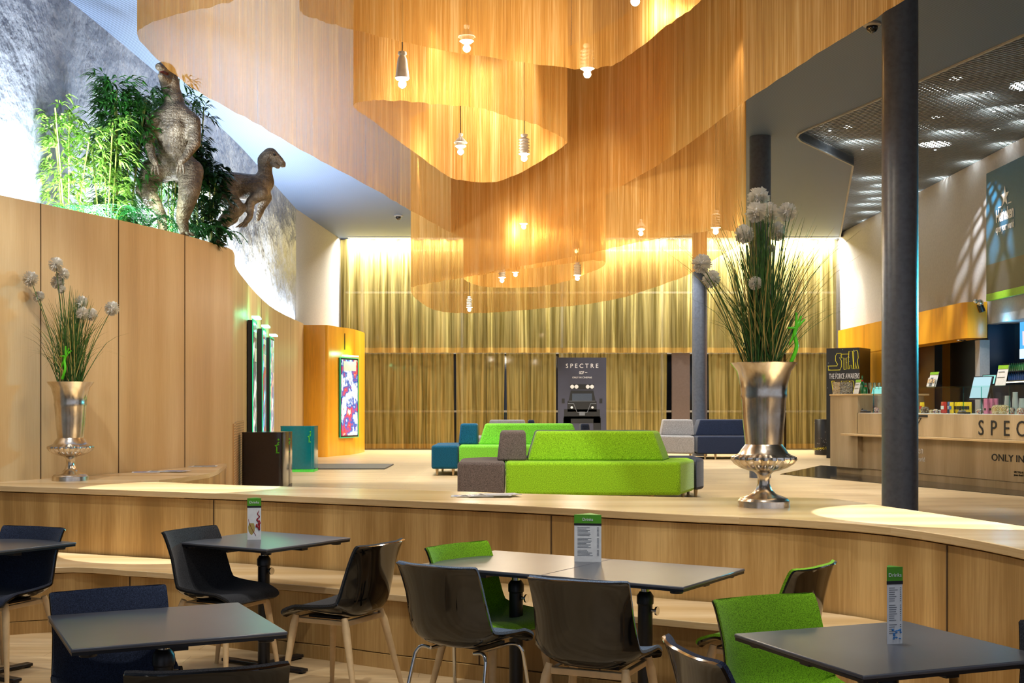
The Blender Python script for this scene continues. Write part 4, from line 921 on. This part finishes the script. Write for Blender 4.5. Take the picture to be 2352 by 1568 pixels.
def till(px, ob, z, w_, h, m, lb, txt_=False):
    r = empty('till_screen', (0, 0, 0), 0, lb, 'till screen', 'till screens behind the counter')
    G().tube([(0, .1, 0), (0, .06, z*.5), (0, .02, z)], .02, 8).build('stand', 'black', r); G().box((0, .1, .01), (.2, .16, .02)).build('foot', 'black', r)
    b = G().box((0, 0, 0), (w_+.03, .025, h+.03)).build('housing', 'black', r, bevel=.004); b.location = (0, 0, z+h/2); b.rotation_euler = (R(-18), 0, 0)
    s = G().box((0, -.015, 0), (w_, .004, h)).build('display', m, r); s.location = (0, 0, z+h/2); s.rotation_euler = (R(-18), 0, 0)
    return put(r, px, ob, CT, RZ+R(12))
till(2015, .75, .16, .22, .24, 'screen', 'till screen with a mint display left of the big column')
till(2254, .8, .2, .3, .30, 'screen2', 'pale blue till display behind the glass case'); till(2272, .95, .40, .22, .12, 'screen', 'second till display half hidden by the tall price card')
def holder(px, ob, z, w_, h, lb, hd='lime', inner='white', leaf=0):
    r = empty('leaflet_holder', (0, 0, 0), 0, lb, 'leaflet holder', 'leaflet and price holders'); t = .06
    def pl(z0, z1, y, nm, m, x0=-w_/2, x1=w_/2):
        a = t*z0/h; b = t*z1/h; G().add([(x0, a-y, z0), (x1, a-y, z0), (x1, b-y, z1), (x0, b-y, z1), (x0, a-y+.004, z0), (x1, a-y+.004, z0), (x1, b-y+.004, z1), (x0, b-y+.004, z1)], [(0,1,2,3), (7,6,5,4), (0,4,5,1), (1,5,6,2), (2,6,7,3), (3,7,4,0)]).build(nm, m, r)
    pl(0, h, 0, 'back_card', 'white'); pl(h*.82, h, .006, 'header', hd)
    G().box((0, .03, .004), (w_, .08, .008)).build('foot', 'glass', r)
    if leaf:
        for i in range(leaf): x = -w_/2+w_*(i+.5)/leaf; pl(.01, h*.62, .02+.002*i, 'leaflet', 'white' if i != 1 else 'greytxt', x-w_*.14, x+w_*.14); pl(h*.28, h*.52, .026+.002*i, 'picture', 'nuts', x-w_*.1, x+w_*.1)
    else:
        pl(h*.66, h*.69, .006, 'line', 'greytxt', -w_*.4, w_*.2); pl(h*.4, h*.42, .006, 'line', 'greytxt', -w_*.4, w_*.3)
    return put(r, px, ob, z)
holder(2139, .25, 1.75, .19, .21, 'leaflet holder with three pockets on the glass case near the column', leaf=3); holder(2297, .3, 1.75, .20, .26, 'tall price card with lime header on the glass case')
holder(1965, .45, 1.669, .15, .23, 'small blue leaflet holder with lime header on the raised counter end', inner='bb')
r = empty('popcorn_bin', (0, 0, 0), 0, 'square clear bin of caramel popcorn on the raised counter end', 'popcorn bin')
G().box((0, 0, .10), (.22, .22, .19)).build('popcorn', 'pop', r); G().box((0, 0, .118), (.235, .235, .235)).build('clear_box', 'glass', r); put(r, 1935, .4, 1.669)
M['bottle'] = plain('green_bottle_glass', hexc('0e5a28'), .08, 0, .8)
for px, h, lb in ((1980.5, .29, 'green bottle with red-gold neck on the raised counter end'), (1988, .17, 'small green bottle between the big bottle and the glasses')):
    r = empty('bottle', (0, 0, 0), 0, lb, 'bottle', 'green bottles on the raised counter end')
    G().lathe([(.033, 0), (.034, h*.5), (.028, h*.6), (.013, h*.72), (.012, h)], n=18).build('glass', 'bottle', r, smooth=50); G().lathe([(.02, h*.62), (.0145, h*.74), (.0135, h*.78)], n=16).build('neck_foil', 'rb', r, smooth=50); put(r, px, .5, 1.669)
gl = None
for i in range(12):
    if gl is None:
        gl = empty('champagne_flute', (0, 0, 0), 0); G().lathe([(.03, 0), (.004, .006), (.004, .07), (.022, .1), (.026, .18), (.0255, .18), (.02, .102), (.0035, .072)], n=14).build('bowl', 'gobj', gl, smooth=50); o = gl
    else: o = copy_tree(gl)
    p = cp(sa(1975)-.06+.0, .45, 0)
    q = cp(.10+.06*(i % 2), .56+.04*i, 0); o.location = (q.x, q.y, 1.669); o.rotation_euler = (0, 0, RZ)
    props(o, 'empty champagne flute in the row beside the green bottles', 'glass', 'row of champagne flutes')
# orange bulkhead over the doorway, alarm bell, banner, back bar
bk_ = empty('orange_bulkhead', (7.35, 21.5, 2.58), 0, 'orange overhanging panel above the passage behind the counter', 'bulkhead')
at0(G().prism([(7.28, 27.7), (7.28, 20.2), (7.29, 20.08), (7.34, 20.0), (7.42, 19.96), (7.64, 19.95), (7.64, 27.7)], 2.58, 3.16).build('panel', 'orange', smooth=30), bk_)
at0(G().lathe([(.07, 2.565), (.075, 2.58)], (7.46, 20.6, 0), 18).build('downlight', 'chrome'), bk_)
al = empty('alarm_light', (7.5, 19.88, 3.14), 0, 'small chrome and black fitting at the corner of the orange bulkhead', 'wall fitting')
G().sphere((0, 0, 0), .055, 8).sphere((-.07, .0, .02), .04, 8).build('globe', 'chrome', al, smooth=60); G().tube([(0, .02, -.02), (.05, .03, -.14)], .05, 14).build('base', 'black', al, smooth=40)
bn = empty('beer_banner', (7.6, 16, ZE+1.65), 0, 'large blue beer banner with white star on the right wall', 'banner')
M['ban'] = plain('banner_blue', hexc('17506e'), .5); M['band'] = plain('banner_dark', hexc('3a3638'), .5)
yb0, yb1 = 19.75, 13.2
for nm, m, z0, z1, x in (('cloth', 'ban', ZE+2.22, ZE+3.68, 7.55), ('dark_band', 'band', ZE+1.76, ZE+2.22, 7.55), ('lime_band', 'lime', ZE+1.65, ZE+1.76, 7.548)): at0(G().box((x+.025, (yb0+yb1)/2, (z0+z1)/2), (.05, yb0-yb1, z1-z0)).build(nm, m), bn)
def bt(s, size, Y, z, sx=1., off=0): o = text(s, size, (7.547, Y, z), (0, -1, 0), (-1, 0, 0), 'wtxt', bn, align='CENTER', sx=sx); o.data.offset = off; return o
bt('Heineken', .27, 19.0, ZE+2.84, .66, .007); bt('open your world', .17, 19.0, ZE+2.68, .60, .002)
g = G(); P5 = []
for i in range(10): a = PI/2+i*PI/5; rr = .17 if i % 2 == 0 else .07; P5.append((7.545, 19.0-rr*math.cos(a), ZE+3.19+rr*math.sin(a)))
g.add(P5+[(7.54, 19.0, ZE+3.19)], [(i, (i+1) % 10, 10) for i in range(10)]); g.box((7.545, 19.19, ZE+3.06), (.004, .12, .016)); g.box((7.545, 18.81, ZE+3.07), (.004, .12, .016)); at0(g.build('star_logo', 'wtxt'), bn)
M['blk2'] = M['black']
struct(G().box((7.62, 20.1, 1.5), (.16, .2, 2.1)).build('wall_post', 'greywall'))
struct(G().box((8.18, 16.5, 1.67), (.1, 7.2, 2.45)).build('wall_bar_panel', 'niche'))
cb = empty('back_bar_cabinet', (7.9, 17.5, UF), 0, 'dark back-bar cabinet holding rows of bottles', 'back-bar cabinet')
at0(G().box((7.88, 17.5, .9), (.44, 5.0, .9)).build('body', 'niche'), cb); at0(G().box((7.86, 17.5, 1.37), (.5, 5.0, .03)).build('worktop', 'greytxt'), cb)
for z in (1.885, 2.03): at0(G().box((7.99, 18.2, z), (.24, 3.4, .014)).build('shelf', 'black'), cb)
for y in (16.5, 19.9): at0(G().box((7.99, y, 2.02), (.24, .02, .30)).build('shelf_side', 'black'), cb)
at0(G().box((7.90, 18.2, 1.862), (.02, 3.3, .015)).build('shelf_light', emit('warm_strip', (1, .9, .6), 4)), cb)
for row, (z, m) in enumerate(((1.893, 'bb'), (2.038, 'bottle'))):
    pb = None
    for i in range(30):
        o = G().lathe([(.024, 0), (.024, .08), (.009, .105), (.009, .125)], n=10).build('bottle', m, smooth=50) if pb is None else pb.copy()
        if pb is None: pb = o
        else: S.collection.objects.link(o)
        o.location = (7.95, 19.82-.075*i, z); props(o, ('blue-labelled bottle on the lower back-bar shelf', 'dark green bottle on the upper back-bar shelf')[row], 'bottle', ('lower row of back-bar bottles', 'upper row of back-bar bottles')[row])
sc_ = empty('menu_screen', (8.1, 19.0, 2.3), 0, 'lit menu screen with ice lollies above the back bar', 'screen')
at0(G().box((8.09, 19.0, 2.52), (.06, 1.40, .64)).build('frame', 'black'), sc_); at0(G().box((8.055, 19.0, 2.52), (.01, 1.34, .58)).build('display', emit('screen_blue', (.08, .40, .85), 1.0)), sc_)
at0(G().box((8.048, 19.0, 2.31), (.006, 1.34, .15)).build('display_footer', emit('screen_white', (.75, .9, 1), .9)), sc_)
for i in range(4): at0(G().tube([(8.046, 19.5-.13*i, 2.44), (8.046, 19.51-.13*i, 2.66)], .022, 8).build('lolly_picture', emit('screen_pink', (.9, .75, .8), .8)), sc_)
point('back_bar_light', (7.6, 19.2, 2.75), 6, (.1, .6, 1), .05)
# ------------------------------------------------------------------ magazines on the ledge
def mags(pts, label, seed):
    rnd = random.Random(seed)
    for i, (px, py, rz) in enumerate(pts):
        p = PL(px, py, .9)
        r = empty('magazine', (p.x, p.y, .9005+.003*i), R(rz+rnd.uniform(-6, 6)), label[i], 'magazine', 'magazines left on the ledge')
        G().box((0, 0, .001), (.24, .17, .002)).build('pages', 'white', r); G().box((.0, 0, .0024), (.2, .12, .0006)).build('cover_print', 'greytxt' if i % 2 else 'bb', r)
mags([(1078, 1139, 5), (1095, 1140, -12), (1115, 1140, 8), (1135, 1140, -4), (1150, 1139, 16)], ['leftmost magazine of the fan on the middle of the ledge', 'second magazine from the left in the fan on the ledge', 'middle magazine of the fan on the ledge', 'fourth magazine from the left in the fan on the ledge', 'rightmost magazine of the fan on the middle of the ledge'], 1)
mags([(335, 1084, 10), (372, 1083, 0), (402, 1083, -8)], ['leftmost magazine on the side ledge by the left urn', 'middle magazine on the side ledge by the left urn', 'rightmost of the near magazines on the side ledge'], 2)
mags([(440, 1071, 0), (470, 1071, 9)], ['left of the two magazines at the tip of the side ledge', 'right of the two magazines at the tip of the side ledge'], 3)
# ceiling sensors
for (px, py, z, lb) in ((2003, 54, CEIL, 'black dome camera under the ceiling beside the big column'), (915, 494, CEIL, 'small dark ceiling camera left of the far chain loop')):
    p = PL(px, py, z); r = empty('dome_camera', p, 0, lb, 'camera', 'dome cameras under the ceiling'); G().lathe([(.07, -.03), (.09, -.02), (.09, -.001)], n=18).build('housing', 'greywall', r, smooth=40); G().sphere((0, 0, -.04), .06, 8).build('dome', 'gloss', r, smooth=60)
# downlights over the mesh ceiling
M['dl'] = emit('downlight_disc', (.95, 1, 1), 14)
dlm = None; i = 0
for (px, py) in ((2195, 181), (2271, 213), (2340, 243), (1945, 292), (1915, 340), (2153, 269), (2290, 297), (2213, 341), (2151, 380), (1985, 380), (2010, 398), (1982, 414), (2000, 430), (1975, 444), (1980, 463), (1985, 484), (2110, 414)):
    p = PL(px, py, CEIL+.34); r = empty('downlight', p, 0, 'round downlight glowing through the open mesh ceiling', 'ceiling light', 'downlights above the mesh ceiling')
    G().lathe([(.09, 0), (.10, .004), (.10, .15)], n=18).build('housing', 'chrome', r); G().lathe([(.08, -.004), (.08, -.001)], n=18).build('lamp', 'dl', r); point('downlight_glow', (p.x, p.y, p.z-.10), 10, (.9, 1, 1), .05)
for (px, py) in ((1906, 300), (1981, 343), (2212, 304), (2283, 256), (2148, 344)):
    p = PL(px, py, CEIL+.12); r = empty('spot_lamp', p, 0, 'tiny bright spot lamp set in the mesh ceiling', 'ceiling light', 'tiny spot lamps in the mesh ceiling')
    G().lathe([(.022, 0), (.022, .2)], n=12).build('housing', 'chrome', r); G().lathe([(.018, -.004), (.018, -.001)], n=12).build('lamp', 'dl', r)
# ------------------------------------------------------------------ creatures
def skin(name, nodes, edges, parent, mat, sub=2):
    """one continuous surface grown round a skeleton: tapered limbs merged by a voxel remesh"""
    g = G()
    for a, b in edges:
        p, q = Vector(nodes[a][:3]), Vector(nodes[b][:3]); ra, rb = nodes[a][3], nodes[b][3]; k_ = max(2, int((q-p).length/.03)); rs = []; ps = []
        for i in range(k_+1): t = i/k_; ps.append(p.lerp(q, t)); rs.append(ra+(rb-ra)*t)
        g.tube(ps, rs, 14)
    for a in nodes: g.sphere(nodes[a][:3], nodes[a][3]*.99, 8)
    o = g.build(name, mat, parent, smooth=180)
    rm = o.modifiers.new('remesh', 'REMESH'); rm.mode = 'VOXEL'; rm.voxel_size = .016 if sub == 2 else .010; rm.use_smooth_shade = True
    sm = o.modifiers.new('smooth', 'SMOOTH'); sm.factor = .6; sm.iterations = 5 if sub == 2 else 2
    return o
def chain(*ids): return list(zip(ids, ids[1:]))
d1 = empty('dinosaur_statue', (-3.32, 12.15, WT-.03), R(6), 'taller raptor statue facing us, head hidden by the chain curtain', 'dinosaur statue', 'raptor statues on the oak wall')
d1.scale = (.97, .97, .94)
nd = {'pel': (.0, .12, .82, .175), 'bel': (-.0, .02, .98, .185), 'che': (.02, -.06, 1.16, .175), 'sho': (.03, -.08, 1.30, .15), 'nk': (.03, -.08, 1.42, .10), 'nk2': (.0, -.08, 1.54, .09), 'jaw': (-.02, -.12, 1.64, .10), 'cr': (-.03, -.16, 1.72, .085),
      'tl': (.02, .42, .76, .12), 'tl2': (.08, .75, .70, .07), 'tl3': (.16, 1.1, .66, .03),
      'hl': (-.20, .06, .74, .13, .15), 'kl': (-.25, -.10, .50, .105), 'al': (-.13, .10, .26, .06), 'fl': (-.10, .0, .06, .045),
      'hr': (.17, .06, .74, .13, .15), 'kr': (.18, -.12, .50, .11), 'ar': (.08, .06, .22, .065), 'fr': (.12, -.04, .06, .05),
      'sl': (-.17, -.14, 1.22, .075), 'el': (-.21, -.18, .99, .062), 'wl': (-.16, -.28, .82, .042), 'pl': (-.12, -.30, .74, .035),
      'sr': (.22, -.12, 1.22, .075), 'er': (.24, -.16, .99, .065), 'wr': (.17, -.24, .84, .045), 'pr': (.12, -.27, .76, .035)}
skin('body', nd, chain('pel', 'bel', 'che', 'sho', 'nk', 'nk2', 'jaw', 'cr')+chain('pel', 'tl', 'tl2', 'tl3')+chain('pel', 'hl', 'kl', 'al', 'fl')+chain('pel', 'hr', 'kr', 'ar', 'fr')+chain('sho', 'sl', 'el', 'wl', 'pl')+chain('sho', 'sr', 'er', 'wr', 'pr'), d1, 'dino')
skin('upper_jaw', {'a': (-.03, -.12, 1.72, .085), 'b': (-.05, -.25, 1.73, .06), 'c': (-.07, -.38, 1.70, .04)}, chain('a', 'b', 'c'), d1, 'dino', 1)
skin('lower_jaw', {'a': (-.02, -.12, 1.64, .07), 'b': (-.04, -.24, 1.61, .05), 'c': (-.06, -.35, 1.62, .03)}, chain('a', 'b', 'c'), d1, 'dino', 1)
M['mouth'] = plain('mouth_red', hexc('5a1512'), .4)
skin('mouth', {'a': (-.03, -.16, 1.675, .04), 'b': (-.05, -.33, 1.66, .025)}, chain('a', 'b'), d1, 'mouth', 1)
def toes(x, y, z, dirs, L, parent, r_=.02):
    for a in dirs:
        dx, dy = math.sin(a), -math.cos(a); skin('toe', {'a': (x, y, z, r_*1.3), 'b': (x+dx*L*.6, y+dy*L*.6, z+.01, r_), 'c': (x+dx*L, y+dy*L, z-.01, r_*.7)}, chain('a', 'b', 'c'), parent, 'dino', 1)
        G().tube([(x+dx*L, y+dy*L, z-.01), (x+dx*(L+.03), y+dy*(L+.03), z-.02)], [.008, .001], 6).build('claw', 'black', parent, smooth=60)
toes(-.10, -.02, .05, (-.5, 0, .5), .12, d1); toes(.13, -.06, .05, (-.2, .4, .9), .12, d1)
def claws(x, y, z, parent, s_=1, fx=0):
    for i, dx in enumerate((-.03, 0, .03)):
        G().tube(catmull([(x+dx*.6, y, z), (x+dx+fx*.3, y-.015, z-.05*s_), (x+dx*1.2+fx, y-.02, z-.10*s_)], 3), [.014]*4+[.010, .006, .003], 8).build('finger', 'dino', parent, smooth=60)
claws(-.12, -.30, .72, d1); claws(.12, -.27, .74, d1)
d2 = empty('dinosaur_statue', (-3.06, 12.98, WT-.03), R(4), 'smaller raptor statue in profile looking right along the wall top', 'dinosaur statue', 'raptor statues on the oak wall')
nd = {'pel': (.02, 0, .68, .165), 'rib': (.22, 0, .68, .14), 'che': (.40, -.02, .66, .14), 'sho': (.47, -.02, .72, .105), 'nk': (.475, -.02, .84, .075), 'nk2': (.47, -.02, .95, .08), 'hd': (.53, -.03, 1.0, .085), 'mz': (.62, -.04, .94, .055), 'sn': (.66, -.05, .905, .04),
      'tl': (-.2, .04, .72, .125), 'tl2': (-.45, .12, .72, .085), 'tl3': (-.8, .2, .74, .04),
      'hl': (.03, -.12, .60, .12, .15), 'kl': (.20, -.17, .42, .09), 'al': (.03, -.17, .24, .06), 'fl': (-.02, -.20, .05, .05),
      'hr': (.0, .12, .60, .11), 'kr': (.10, .16, .38, .08), 'ar': (-.12, .16, .22, .05), 'fr': (-.10, .14, .05, .045),
      'sl': (.46, -.12, .58, .065), 'el': (.34, -.15, .50, .05), 'wl': (.34, -.17, .34, .035), 'pl': (.29, -.18, .27, .032),
      'sr': (.48, .08, .58, .06), 'er': (.42, .12, .48, .045), 'wr': (.38, .13, .36, .03)}
skin('body', nd, chain('pel', 'rib', 'che', 'sho', 'nk', 'nk2', 'hd', 'mz', 'sn')+chain('pel', 'tl', 'tl2', 'tl3')+chain('pel', 'hl', 'kl', 'al', 'fl')+chain('pel', 'hr', 'kr', 'ar', 'fr')+chain('che', 'sl', 'el', 'wl', 'pl')+chain('che', 'sr', 'er', 'wr'), d2, 'dino')
toes(-.02, -.20, .05, (.3, .9, 1.4), .11, d2); claws(.29, -.18, .27, d2, .5, -.06)
skin('lower_jaw', {'a': (.54, -.04, .93, .045), 'b': (.61, -.06, .885, .03)}, chain('a', 'b'), d2, 'dino', 1)
G().sphere((.585, -.105, .995), .014, 8).build('eye', 'gloss', d2, smooth=60)
# ------------------------------------------------------------------ planting behind the raptors
def leaf(g, p, d, L, wd, droop=.3):
    d = Vector(d).normalized(); sd = d.cross(Vector((0, 0, 1)));
    if sd.length < .01: sd = Vector((1, 0, 0))
    sd.normalize(); m = p+d*L*.5; e = p+d*L+Vector((0, 0, -droop*L)); g.add([p, m+sd*wd, e, m-sd*wd, m+Vector((0, 0, wd*.4))], [(0, 1, 4), (1, 2, 4), (2, 3, 4), (3, 0, 4)])
def bamboo(x, y, h, n, label, mat, seed, wd=.0125, L=.13, spread=.22, dens=30):
    rnd = random.Random(seed); dens = int(dens*1.7); L *= 1.12; r = empty('bamboo_plant', (x, y, WT-.06), 0, label, 'plant', 'artificial plants on the oak wall'); g = G(); gl_ = G()
    for i in range(n):
        a = rnd.uniform(0, 2*PI); b = Vector((.06*math.cos(a), .06*math.sin(a), 0)); t = Vector((spread*math.cos(a)*rnd.random(), spread*math.sin(a)*rnd.random()*.6, h*rnd.uniform(.75, 1))); pts = catmull([b, b.lerp(t, .5)+Vector((0, 0, .05)), t], 4); g.tube(pts, .007, 6)
        for k_ in range(dens):
            q = pts[min(len(pts)-1, 1+int((len(pts)-1)*(rnd.random()**.8)))]+Vector((0, 0, rnd.uniform(-.08, .08))); aa = rnd.uniform(0, 2*PI); tw = q+Vector((math.cos(aa), math.sin(aa)*.6, .35))*rnd.uniform(.05, .16)
            for w3 in range(5): a3 = aa+rnd.uniform(-1.1, 1.1); leaf(gl_, tw, (math.cos(a3), math.sin(a3), rnd.uniform(-.5, .6)), L*rnd.uniform(.7, 1.2), wd, .35)
    g.build('cane', 'cane', r, smooth=60); gl_.build('foliage', mat, r)
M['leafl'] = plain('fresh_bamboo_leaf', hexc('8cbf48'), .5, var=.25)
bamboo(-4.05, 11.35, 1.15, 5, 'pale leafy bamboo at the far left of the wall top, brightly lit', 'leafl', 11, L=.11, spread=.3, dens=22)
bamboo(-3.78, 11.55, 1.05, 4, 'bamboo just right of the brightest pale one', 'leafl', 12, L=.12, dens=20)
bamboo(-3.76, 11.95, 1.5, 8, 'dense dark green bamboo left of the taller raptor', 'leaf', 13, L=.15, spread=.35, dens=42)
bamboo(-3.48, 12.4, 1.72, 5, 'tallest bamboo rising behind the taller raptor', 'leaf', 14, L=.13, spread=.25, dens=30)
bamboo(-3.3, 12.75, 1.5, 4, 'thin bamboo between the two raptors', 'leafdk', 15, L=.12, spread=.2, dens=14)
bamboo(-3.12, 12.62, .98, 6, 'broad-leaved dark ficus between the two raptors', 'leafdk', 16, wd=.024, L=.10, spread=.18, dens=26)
def fern(x, y, label, seed, s_=1, lean=(0, 0)):
    rnd = random.Random(seed); r = empty('fern', (x, y, WT-.06), 0, label, 'plant', 'artificial ferns on the oak wall'); g = G()
    for i in range(15):
        a = 2*PI*i/15+rnd.uniform(-.2, .2); L = rnd.uniform(.3, .45)*s_; d = Vector((math.cos(a), math.sin(a)*.8, 0)); P = [Vector((0, 0, .02)), d*L*.35+Vector((0, 0, .2*s_)), d*L*.75+Vector((0, 0, .22*s_)), d*L+Vector((0, 0, .1*s_))]; P = catmull(P, 5)
        for j in range(1, len(P)-1):
            t = (P[j+1]-P[j]).normalized(); sd = t.cross(Vector((0, 0, 1))).normalized(); w3 = .075*s_*math.sin(PI*(j/len(P))**.7)
            for sgn in (-1, 1): leaf(g, P[j], sd*sgn+t*.4, w3, .008*s_, .15)
        for j in range(1, len(P)-1): pass
        g.tube(P, .003, 4)
    g.build('frond', 'fern', r); return r
for a in ((-3.95, 11.25, 'fern at the left end of the planting', 1, .9), (-3.7, 11.45, 'fern beside the left end one, under the bamboo', 2, 1.05), (-3.5, 11.75, 'fern in front of the dark bamboo', 3, .9), (-3.33, 12.35, 'fern between the legs of the taller raptor', 4, .9),
          (-3.2, 12.45, 'fern at the right foot of the taller raptor', 5, .95), (-3.1, 12.75, 'fern at the foot of the smaller raptor', 6, .9)): fern(*a)
for (x, y, lb) in ((-3.92, 11.2, 'black round floodlight at the left of the planting'), (-3.52, 11.9, 'black round floodlight left of the taller raptor')):
    r = empty('floodlight', (x, y, WT-.03), 0, lb, 'floodlight', 'black floodlights in the planting'); G().lathe([(.16, 0), (.15, .05), (.10, .09), (.02, .10)], n=24).build('housing', 'black', r, smooth=40); G().lathe([(.08, .10), (.07, .105)], n=18).build('lens', 'glass', r)
    point('planting_uplight', (x+.15, y+.1, WT+.2), 4, (.9, 1, .85), .05)

# lettering becomes plain meshes
bpy.context.view_layer.update()
dg = bpy.context.evaluated_depsgraph_get()
for o in [o for o in S.objects if o.type == 'FONT']:
    me = bpy.data.meshes.new_from_object(o.evaluated_get(dg)); q = bpy.data.objects.new('lettering', me); S.collection.objects.link(q)
    q.parent = o.parent; q.matrix_parent_inverse = o.matrix_parent_inverse.copy(); q.matrix_basis = o.matrix_basis.copy(); bpy.data.objects.remove(o)
